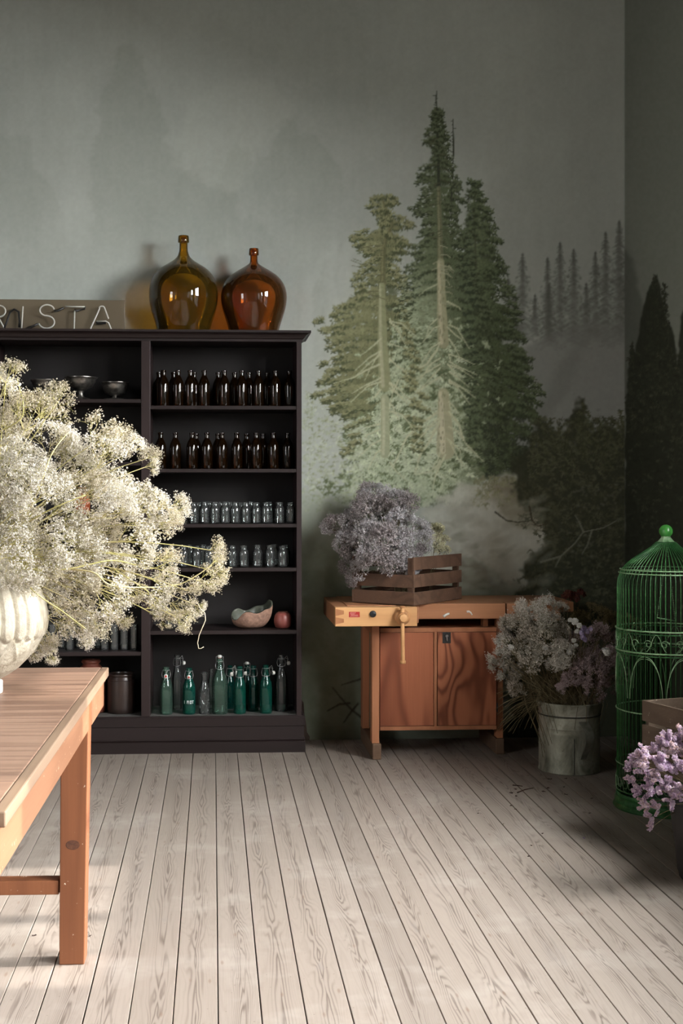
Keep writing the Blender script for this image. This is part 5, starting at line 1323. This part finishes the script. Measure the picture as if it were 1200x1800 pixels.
gy = [(12,640,34,0,1),(2,668,45,.1,1),(60,712,52,0,1),(108,690,34,-.1,1),(88,700,40,.1,1),(20,735,60,.05,0),(-60,700,80,0,0),(110,755,66,.05,0),(50,790,75,-.1,0),(190,752,46,0,1),(222,765,34,.1,1),(208,790,50,-.05,1),(245,780,28,0,1),
 (274,795,24,0,1),(268,812,18,.1,1),(-40,790,90,.1,0),(150,800,70,.1,0),(20,855,85,-.15,0),(95,850,80,-.2,0),(170,855,72,.0,0),(228,845,52,.1,1),(258,880,50,0,1),(225,890,62,-.1,0),(292,885,34,0,1),(322,885,30,.05,1),(318,912,26,0,1),
 (285,915,38,.1,1),(50,915,85,.1,0),(130,915,80,-.1,0),(200,930,62,.05,0),(250,945,45,0,1),(-60,900,100,0,0),(30,970,75,-.25,0),(100,975,75,-.1,0),(165,975,62,.0,0),(215,1000,46,.1,1),(262,975,30,0,1),(390,965,22,0,1),(392,1000,30,.05,1),
 (376,1022,28,0,1),(300,985,32,0,1),(302,1020,38,.1,1),(285,1050,34,0,1),(318,1060,32,.05,1),(330,1088,26,0,1),(350,1040,24,0,1),(274,1075,22,.1,1),(250,1035,30,0,1),(210,1045,46,-.05,1),(160,1045,56,0,0),(110,1050,56,.1,0),(190,1088,36,0,1),
 (228,1095,22,0,1),(150,1100,42,.05,1),(110,1105,38,0,1),(158,1130,24,.1,1),(95,1130,24,0.1,1),(80,1140,24,.12,1),(66,1158,20,.14,1),(95,1158,18,.16,1),(300,1090,20,.1,1),(-90,1000,90,.1,0),(-30,880,90,.25,0),(60,1010,60,.2,0),(-20,1010,60,.2,0),(360,1065,20,.05,1)]
gy = [(a, b, c*(1.28 if k else 1.1), d, k) for a, b, c, d, k in gy]
gyp = bouquet('gypsophila_bouquet', 'huge airy bouquet of tiny white baby\'s breath in the stone vase', 'flowers', (VX, VY, TZ + .36), gy, {0: big, 1: small}, M_gst, .2, .15, root_r=.045, Y0=VY, stem_r=.0017, back=.75)
# reaching main branches of the bouquet
for pts in ([(-10,985,0),(60,1000,-.05),(120,1000,-.08),(200,985,-.05),(262,1000,0),(300,985,.0)], [(20,990,0),(60,1040,-.1),(110,1075,-.12),(150,1105,-.1)], [(80,1000,0),(160,1005,-.1),(200,1030,-.1),(300,1030,0),(345,1012,0),(380,985,0)],
            [(0,950,0),(80,900,-.2),(150,870,-.2)], [(10,960,0),(60,880,-.2),(90,800,-.2),(120,760,-.1)], [(200,1000,0),(260,1040,0),(300,1075,0)],[(-5,760,0),(40,730,-.05),(30,665,0)]):
    P = [atY(a, b, VY + c) - Vector(gyp.location) for a, b, c in pts]
    Q = []
    for i in range(len(P)-1):
        p0, p1, p2, p3 = P[max(i-1,0)], P[i], P[i+1], P[min(i+2, len(P)-1)]
        for s_ in range(6): t = s_/6; Q.append(.5*((2*p1)+(p2-p0)*t+(2*p0-5*p1+4*p2-p3)*t*t+(3*p1-p0-3*p2+p3)*t**3))
    Q.append(P[-1]); MB().tube(Q, .0024, 6, r2=.0012).build('branch', M_gst, gyp, smooth=True)
tq = [atY(a, b, VY) - Vector(gyp.location) for a, b in [(346,1058),(352,1070),(360,1078),(361,1090),(356,1102),(350,1116),(347,1130),(349,1140),(353,1140),(358,1137)]]
MB().tube(tq, .0016, 6, r2=.001).build('dangling_tendril', mat_plain('dry_tendril', lin((190,176,150)), rough=.8), gyp, smooth=True)

# sea lavender in the crate
M_lst = hue_mat('brown_green_twig', [lin((70,62,44)), lin((104,92,66)), lin((134,122,92))])
M_lav = hue_mat('dry_grey_lilac_floret', [lin((110,100,98)), lin((188,182,182)), lin((246,244,246))], .85, 12, .15)
M_lav2 = hue_mat('dry_brownish_floret', [lin((84,74,70)), lin((150,140,138)), lin((214,206,206))], .85, 12, .15)
lav = [spray_mesh('sea_lavender_spray', s_, [M_lst, M_lav if s_ % 2 else M_lav2], 4, (6,5,3,2), (1.1,.9,.9,.95), .28, .88, 2, .06, .105, star(6), .008, .8, True) for s_ in range(21, 26)]
CRX, CRY = cc.x - .02, cc.y + .30
ls = [(660,850,26,.1,0),(690,860,30,.1,0),(640,870,30,.0,0),(720,880,30,.05,0),(665,885,36,0,0),(700,900,38,0,0),(740,910,28,0,0),(750,935,22,0,0),(625,895,32,.05,0),(605,900,24,.05,0),(580,915,22,.08,0),(568,920,14,.1,0),(600,930,28,.05,0),
 (630,930,38,-.1,0),(670,930,42,-.15,0),(710,940,36,-.1,0),(640,960,36,-.2,0),(680,970,36,-.22,0),(715,975,26,-.2,0),(655,985,26,-.25,0),(612,965,28,-.05,0),(600,990,22,-.05,0),(618,1000,20,-.12,0),(608,1015,15,-.12,0),(690,985,20,-.25,0),(712,988,17,-.26,0),(642,850,20,.15,0),(590,945,20,0,0),(735,960,20,-.1,0),(725,998,12,-.25,0)]
bouquet('sea_lavender_bunch', 'grey-lilac bunch of dried sea lavender spilling over the dark crate on the bench', 'flowers', (CRX, CRY, BT + .1), [(a, b, c*1.12, d, 0) for a, b, c, d, _ in ls], {0: lav}, M_lst, .08, .0, root_r=.04, Y0=CRY, stem_r=.0012)
M_cream = hue_mat('cream_floret', [lin((190,182,136)), lin((228,224,188)), lin((244,242,220))], .8, 12, .2)
crm = [spray_mesh('cream_spray', s_, [M_lst, M_cream], 4, (6,4,3,3), (.9,.8,.8,.8), .36, .72, 3, .05, .06, cup(5, .9, .5), .014) for s_ in (31, 32)]
bouquet('cream_flower_bunch', 'small cream flower bunch at the back right of the dark crate', 'flowers', (cc.x + .14, cc.y + .34, BT + .1), [(770,928,21,0,0),(783,944,19,0,0),(765,948,20,.02,0),(778,960,18,-.02,0),(757,940,17,.03,0),(786,962,13,0,0)], {0: crm}, M_lst, .08, .0, root_r=.01, Y0=cc.y + .36, stem_r=.001)

# bunches in the bucket
M_gra = hue_mat('bleached_floret', [lin((104,98,72)), lin((176,166,150)), lin((244,240,232))], .85, 12, .15)
M_mau = hue_mat('mauve_brown_floret', [lin((92,74,74)), lin((166,144,144)), lin((226,208,208))], .85, 12, .1)
M_olv = hue_mat('olive_floret', [lin((84,76,50)), lin((124,112,78)), lin((150,138,104))], .85, 12, .1)
wsp = [spray_mesh('statice_spray', s_, [M_lst, M_gra], 4, (6,4,3,2), (1.,.8,.8,.9), .30, .88, 3, .07, .085, star(6), .012, .7, True) for s_ in (41, 42, 43)]
msp = [spray_mesh('sea_lavender_spray', s_, [M_lst, M_mau], 4, (6,4,4,3), (.95,.8,.8,.85), .32, .80, 2, .055, .075, star(6), .010, .8, True) for s_ in (51, 52, 53)]
osp = [spray_mesh('olive_spray', s_, [M_lst, M_olv], 4, (6,4,3,3), (.95,.8,.8,.85), .32, .80, 2, .06, .065, star(6), .010, .8, True) for s_ in (61, 62)]
BO = (BKX, BKY, .30)
q1 = [(955,1050,22,0,0),(940,1065,26,0,0),(915,1060,22,.05,0),(930,1085,30,-.05,0),(965,1080,26,0,0),(905,1085,26,.05,0),(885,1090,20,.08,0),(950,1105,32,-.1,0),(985,1100,26,0,0),(915,1115,30,0,0),(880,1120,24,.05,0),(895,1145,28,0,0),(868,1150,20,.03,0),(925,1145,28,-.1,0),(958,1140,28,-.12,0),
      (875,1175,22,0,0),(900,1175,24,0,0),(990,1130,24,-.1,0),(862,1165,14,0,0),(975,1160,20,-.15,0),(890,1200,20,.02,0),(980,1060,18,.1,0),(905,1210,16,0,0),(990,1155,20,-.15,0)]
bouquet('statice_bunch', 'pale bleached dried bunch fanning out over the left rim of the zinc bucket', 'flowers', BO, q1, {0: wsp}, M_lst, .24, .0, root_r=.07, Y0=BKY - .02, stem_r=.0013)
q2 = [(1020,1110,26,0,0),(1050,1105,30,0,0),(1075,1110,26,.05,0),(1035,1140,32,-.05,0),(1068,1140,32,0,0),(1020,1165,28,-.1,0),(1052,1172,32,-.08,0),(1080,1165,24,-.03,0),(1000,1185,22,-.12,0),(1030,1198,26,-.1,0),(1060,1200,26,-.06,0),(1085,1195,20,0,0),(985,1205,16,-.1,0),(1095,1140,22,.05,0),(1100,1180,18,.05,0)]
bouquet('sea_lavender_bunch', 'dense mauve-brown dried bunch on the right side of the zinc bucket', 'flowers', (BKX + .05, BKY - .02, .30), q2, {0: msp}, M_lst, .24, .0, root_r=.05, Y0=BKY - .02, stem_r=.0013)
q3 = [(1000,1085,24,.1,0),(1030,1080,26,.1,0),(1060,1075,26,.1,0),(1088,1080,22,.1,0),(1110,1085,20,.1,0),(1075,1092,24,.1,0),(1040,1060,14,.12,0),(1100,1100,22,.12,0),(1130,1100,22,.15,0),(1125,1130,22,.15,0)]
bouquet('dried_flower_bunch', 'olive-brown dried bunch at the back of the zinc bucket, toward the birdcage', 'flowers', (BKX + .04, BKY + .06, .30), q3, {0: osp}, M_lst, .24, .0, root_r=.03, Y0=BKY + .0, stem_r=.0013)
M_drk = hue_mat('dark_red_petal', [lin((52,28,26)), lin((84,44,40)), lin((112,70,52))], .8)
dsp = [spray_mesh('dark_red_spray', 71, [M_lst, M_drk], 3, (6,5,4), (.9,.8,.8), .4, .7, 4, .09, .13, cup(5, .9, .3), .02)]
bouquet('dark_red_flower_bunch', 'few dark red withered blooms rising at the top of the bucket flowers', 'flowers', (BKX, BKY + .08, .30), [(1000,1040,12,0,0),(1012,1048,13,0,0),(1022,1040,11,0,0),(992,1046,9,0,0)], {0: dsp}, M_lst, .24, .0, root_r=.01, Y0=BKY + .14, stem_r=.0013)
M_wh = hue_mat('white_paper_petal', [lin((196,194,186)), lin((226,224,218)), lin((240,240,236))], .8, 20, .2)
M_li = hue_mat('lilac_paper_petal', [lin((148,128,168)), lin((186,168,206)), lin((214,202,226))], .8, 20, .2)
def pompon(seed, mat, n=46):
    r = np.random.default_rng(seed); P = rvec(n, r); P[:, 2] = np.abs(P[:, 2])*1.1 - .25; V, T = stamp(P*.55, P, .42, *cup(5, 1.0, .4), r, .3); return tri_mesh('flower_head', V, T, [mat])
pw, pl2 = pompon(1, M_wh), pompon(2, M_li)
wf = thing('everlasting_bunch', 'white and lilac everlasting flowers in the middle of the bucket bunches', 'flowers', BO)
for px, py, rp, me in [(1010,1093,7,pw),(1018,1100,5,pw),(1002,1090,5,pw),(1014,1110,5,pw),(1022,1112,5,pl2),(1026,1104,5,pl2),(1032,1110,4.5,pl2),(1038,1106,4,pl2),(1024,1120,5,pl2),(1028,1125,4,pl2),(1008,1126,5,pw),(1004,1138,6,pw),(1000,1146,5,pw),(1066,1146,7,pw),(1060,1142,4,pw),(958,1138,6,pw),(898,1138,6,pw),(1012,1134,4,pw)]:
    Y = BKY - .12 - random.uniform(0, .04); p = atY(px, py, Y) - Vector(BO); 
    h_ = place(me, 'flower_head', wf, p, (p + Vector((0, -.2, .1))).normalized(), rp*1.15*Y/F, random.random()*6)
    MB().tube([Vector((random.uniform(-.03,.03), -.02, -.2)), Vector((0, -.03, 0)), p*.6 + Vector((0,-.01,.0)), p], .0011, 5).build('stem', M_lst, wf, smooth=True)
# stems bundle seen above the bucket rim
stb = thing('stem_bundle', 'sheaf of olive-brown bare stems fanning from the zinc bucket', 'stems', BO); stb['kind'] = 'stuff'
m = MB()
for k in range(230):
    a = Vector((random.gauss(0, .05), random.gauss(-.03, .04), -.22)); tx = random.uniform(880, 1085); ty = random.uniform(1110, 1190)
    b_ = atY(tx, ty, BKY - .02 - random.uniform(0, .1)) - Vector(BO); c_ = Vector((a.x*1.4 + b_.x*.2, a.y*1.1 + b_.y*.2, .02)); m.tube([a] + bez(c_ , c_.lerp(b_, .45)+Vector((0,0,.02)), b_, 5), .0010, 4, cap=False)
for k in range(60):      # drooping wisps at the left
    a = Vector((random.uniform(-.11,-.03), random.uniform(-.08,.02), .03)); b_ = atY(random.uniform(868, 935), random.uniform(1210, 1290), BKY - .03) - Vector(BO); m.tube(bez(a, a.lerp(b_, .5)+Vector((-.02,0,.09)), b_, 7), .0008, 4, cap=False)
m.build('stems', M_lst, stb, smooth=True)

# lilac statice in a dark pot, right foreground
pc = atZ(1238, 1545, 0); PYY_ = pc.y
pot = thing('flower_pot', 'dark tapered pot holding lilac statice at the right edge', 'pot', (pc.x, PYY_, 0))
M_pot = mat_plain('dark_pot', lin((44,40,38)), lin((28,26,25)), .6, nscale=12)
MB().lathe([(0,0),(.078,0),(.084,.008),(.112,.22),(.115,.235),(.122,.238),(.124,.262),(.119,.265),(.112,.255),(.09,.03),(0,.02)], 48).build('body', M_pot, pot, smooth=True, autos=40)
MB().lathe([(0,.222),(.112,.226),(.112,.229),(0,.238)], 40).build('soil', mat_plain('potting_soil', (.03,.022,.016), rough=.95, nscale=60, bumps=.6), pot, smooth=True)
M_lil = hue_mat('lilac_papery_floret', [lin((172,140,172)), lin((212,188,214)), lin((240,228,240)), lin((222,196,190))], .8, 26, .3)
def statice_head(seed):
    """one-sided comb of papery funnels along curved branchlets"""
    r = np.random.default_rng(seed); C_, D_, segs = [], [], []
    for b_ in range(7):
        d0 = np.array([0, 0, 1.]) + r.normal(size=3)*.55; d0 /= np.linalg.norm(d0); st_ = np.array([0, 0, .0]) ; side = np.cross(d0, rvec(1, r)[0]); side /= np.linalg.norm(side)
        L_ = r.uniform(.75, 1.15); prev = st_
        for t in np.linspace(.15, 1, 10):
            p = st_ + d0*L_*t + side*.22*t*t + np.array([0, 0, -.06*t*t]); segs.append((prev[None], p[None], 1 if t > .4 else 0)); prev = p
            if t > .42:
                for q in range(9): n_ = rvec(1, r)[0]; C_.append(p + n_*.085); D_.append(n_*.8 + d0*.5)
    V1, T1 = seg_tubes(segs, .016, .8); C_, D_ = np.array(C_), np.array(D_)
    V2, T2 = stamp(C_, D_, .082, *cup(6, .95, .75), r, .35); V3, T3 = stamp(C_, D_, .044, *cup(5, .8, 1.6), r, .3)
    V = np.concatenate([V1, V2, V3]); T = np.concatenate([T1, T2+len(V1), T3+len(V1)+len(V2)])
    return tri_mesh('statice_head', V, T, [M_lst, M_lil], np.concatenate([np.zeros(len(T1)), np.ones(len(T2)+len(T3))]))
sh = [statice_head(s_) for s_ in range(81, 86)]
q5 = [(1167,1300,20,0),(1188,1296,18,.03),(1150,1312,18,0),(1175,1322,20,-.05),(1198,1318,24,0),(1135,1328,18,-.02),(1118,1340,18,0),(1105,1350,12,0),(1130,1350,20,-.06),(1155,1345,22,-.08),(1185,1350,24,-.08),(1108,1368,12,-.03),(1120,1390,17,-.04),(1140,1385,20,-.08),(1165,1380,22,-.1),(1190,1385,20,-.1),
      (1135,1412,17,-.05),(1150,1420,15,-.06),(1178,1405,17,-.1),(1143,1440,12,-.05),(1143,1455,8,-.05),(1215,1290,26,.03),(1225,1330,28,0),(1230,1370,28,-.08),(1250,1300,30,.05),(1265,1350,28,0),(1210,1360,24,-.1),(1170,1292,10,0),(1207,1286,13,0),(1112,1330,10,0),(1150,1365,18,-.1)]
bouquet('statice_bunch', 'bunch of papery lilac statice flowers in front of the grey-brown crate', 'flowers', (pc.x, PYY_, .25), [(a, b, c*1.18, d, 0) for a, b, c, d in q5], {0: sh}, M_lst, .01, -.2, root_r=.05, Y0=PYY_ - .02, stem_r=.0016, back=.6)

# ------------------------------------------------------------------ bits fallen on the floor
M_tw = mat_plain('dry_twig', lin((84,58,44)), lin((60,42,34)), .8); M_lf = mat_plain('dry_petal', lin((72,52,46)), lin((50,38,34)), .8)
M_lp = mat_plain('pale_petal', lin((176,164,146)), lin((150,138,120)), .8)
def fl(px, py): return atZ(px, py, 0)
def twig(a, b, label, bend=.01):
    p, q = fl(*a), fl(*b); mid = (p + q)/2 + Vector((0, bend, .004)); o = MB().tube([Vector((0,0,.0025)), mid - p + Vector((0,0,.002)), q - p + Vector((0,0,.0025))], .0022, 6, r2=.0014).build('fallen_twig', M_tw, smooth=True, loc=p); tag(o, label, 'twig', 'fallen twigs before the bucket')
twig((909,1394), (937,1386), 'longer dry twig lying on the floor in front of the zinc bucket', 0)
twig((901,1381), (918,1383), 'short bent dry twig just behind the longer one on the floor', -.012)
def petal(px, py, s_, mat, label, name='fallen_petal'):
    p = fl(px, py); m = MB(); n = 9; vs = [(0, 0, .0012)]; rr = random.random()*6
    for k in range(n):
        a = 2*math.pi*k/n; r_ = s_*(.45 + .55*abs(math.cos(a*1.5+rr))); vs.append((r_*math.cos(a+rr), r_*math.sin(a+rr)*.7, .0006 + .004*random.random()))
    m.add(vs, [(0, 1+k, 1+(k+1) % n) for k in range(n)]); o = m.build(name, mat, solid=.0008, loc=p); tag(o, label, 'petal', 'petals and leaf bits fallen on the floor')
bits = [(898,1394,.010,M_lf),(906,1388,.009,M_lf),(907,1400,.005,M_lf),(927,1364,.010,M_lp),(966,1370,.012,M_lf),(955,1392,.011,M_lf),(963,1386,.010,M_tw),(994,1397,.011,M_lf),(994,1369,.009,M_lf),(991,1384,.005,M_lf),(890,1333,.014,M_lp),(872,1322,.009,M_lf),(898,1417,.007,M_tw),(906,1423,.007,M_tw),(1036,1430,.006,M_tw),(1040,1404,.007,M_lf),
        (933,1487,.005,M_lf),(929,1506,.006,M_lf),(953,1466,.006,M_lf),(1026,1474,.005,hue_mat('violet_petal',[lin((120,96,160)),lin((150,120,190))])),(1157,1466,.004,M_lp),(60,1645,.008,M_lf),(158,1646,.006,M_lf),(884,1449,.004,M_lp),(840,1430,.005,M_lf)]
for i, (a, b, s_, mt) in enumerate(bits):
    where = 'beside the zinc bucket' if 920 < a < 1010 and b < 1400 else 'before the birdcage' if a > 1010 and b < 1500 else 'by the near table leg' if a < 200 else 'left of the twigs near the bench' if a < 920 else 'on the open floor boards'
    petal(a, b, s_, mt, 'small curled petal scrap %s, %s of such scraps counted from the top of the picture' % (where, 'one'))
for o in [o for o in COL.objects if o.name.startswith('fallen_petal')]:
    x, y = o.location.x, o.location.y
sc_ = sorted([o for o in COL.objects if o.name.startswith('fallen_petal')], key=lambda o: -o.location.y)
cnt = {}
TENS = ORD + ['fifteenth']
for o in sc_:
    px, py = proj(*o.location)
    reg = 'under the bench end' if py < 1340 else 'around the twigs before the bucket' if py < 1410 and px < 920 else 'at the foot of the zinc bucket' if py < 1410 else 'by the table leg' if px < 200 else 'on the open boards before the bucket'
    cnt[reg] = cnt.get(reg, 0) + 1
    colr = 'pale' if o.data.materials[0] == M_lp else 'violet' if 'violet' in o.data.materials[0].name else 'dark'
    o['label'] = '%s dry petal scrap %s, %s counted from the back' % (colr, reg, TENS[cnt[reg]-1])
# ------------------------------------------------------------------ light
def area(name, loc, rot, sx, sy, power, col=(1,1,1), spread=180):
    l = bpy.data.lights.new(name, 'AREA'); l.shape = 'RECTANGLE'; l.size = sx; l.size_y = sy; l.energy = power; l.color = col; l.spread = R(spread)
    o = bpy.data.objects.new(name, l); COL.objects.link(o); o.location = loc; o.rotation_euler = rot; return o
# bright sky beyond the windows, higher than the sills, so its light only comes downwards into the room
area('sky_daylight', (XC + 2.8, 1.2, 4.2), (0, R(90 - 12), 0), 4.2, 12.0, 9800, (1.0,1.0,1.0), 180)
area('sky_daylight', (XL - 2.4, 1.0, 3.3), (0, R(-(90 - 12)), 0), 4.0, 8.0, 1200, (1.0,1.0,1.0), 180)
sun_d = bpy.data.lights.new('sun', 'SUN'); sun_d.energy = 7.5; sun_d.angle = R(.9); sun_d.color = (1, .95, .88)
sun = bpy.data.objects.new('sun', sun_d); COL.objects.link(sun)
d = Vector((-1, -.03, -math.tan(R(25.5)))); sun.rotation_euler = d.to_track_quat('-Z', 'Y').to_euler(); sun.location = (6, 4, 5)
w = bpy.data.worlds.new('sky'); S.world = w; w.use_nodes = True
bg = w.node_tree.nodes['Background']; bg.inputs[0].default_value = (.75, .85, 1, 1); bg.inputs[1].default_value = .6
S.view_settings.view_transform = 'Standard'; S.view_settings.look = 'None'; S.view_settings.exposure = 0.22; S.view_settings.gamma = 1
S.view_settings.use_curve_mapping = False
cy = S.cycles; cy.use_denoising = True; cy.max_bounces = 10; cy.diffuse_bounces = 4; cy.glossy_bounces = 4; cy.transparent_max_bounces = 40; cy.transmission_bounces = 6
cy.sample_clamp_indirect = 6; cy.caustics_reflective = False; cy.caustics_refractive = False
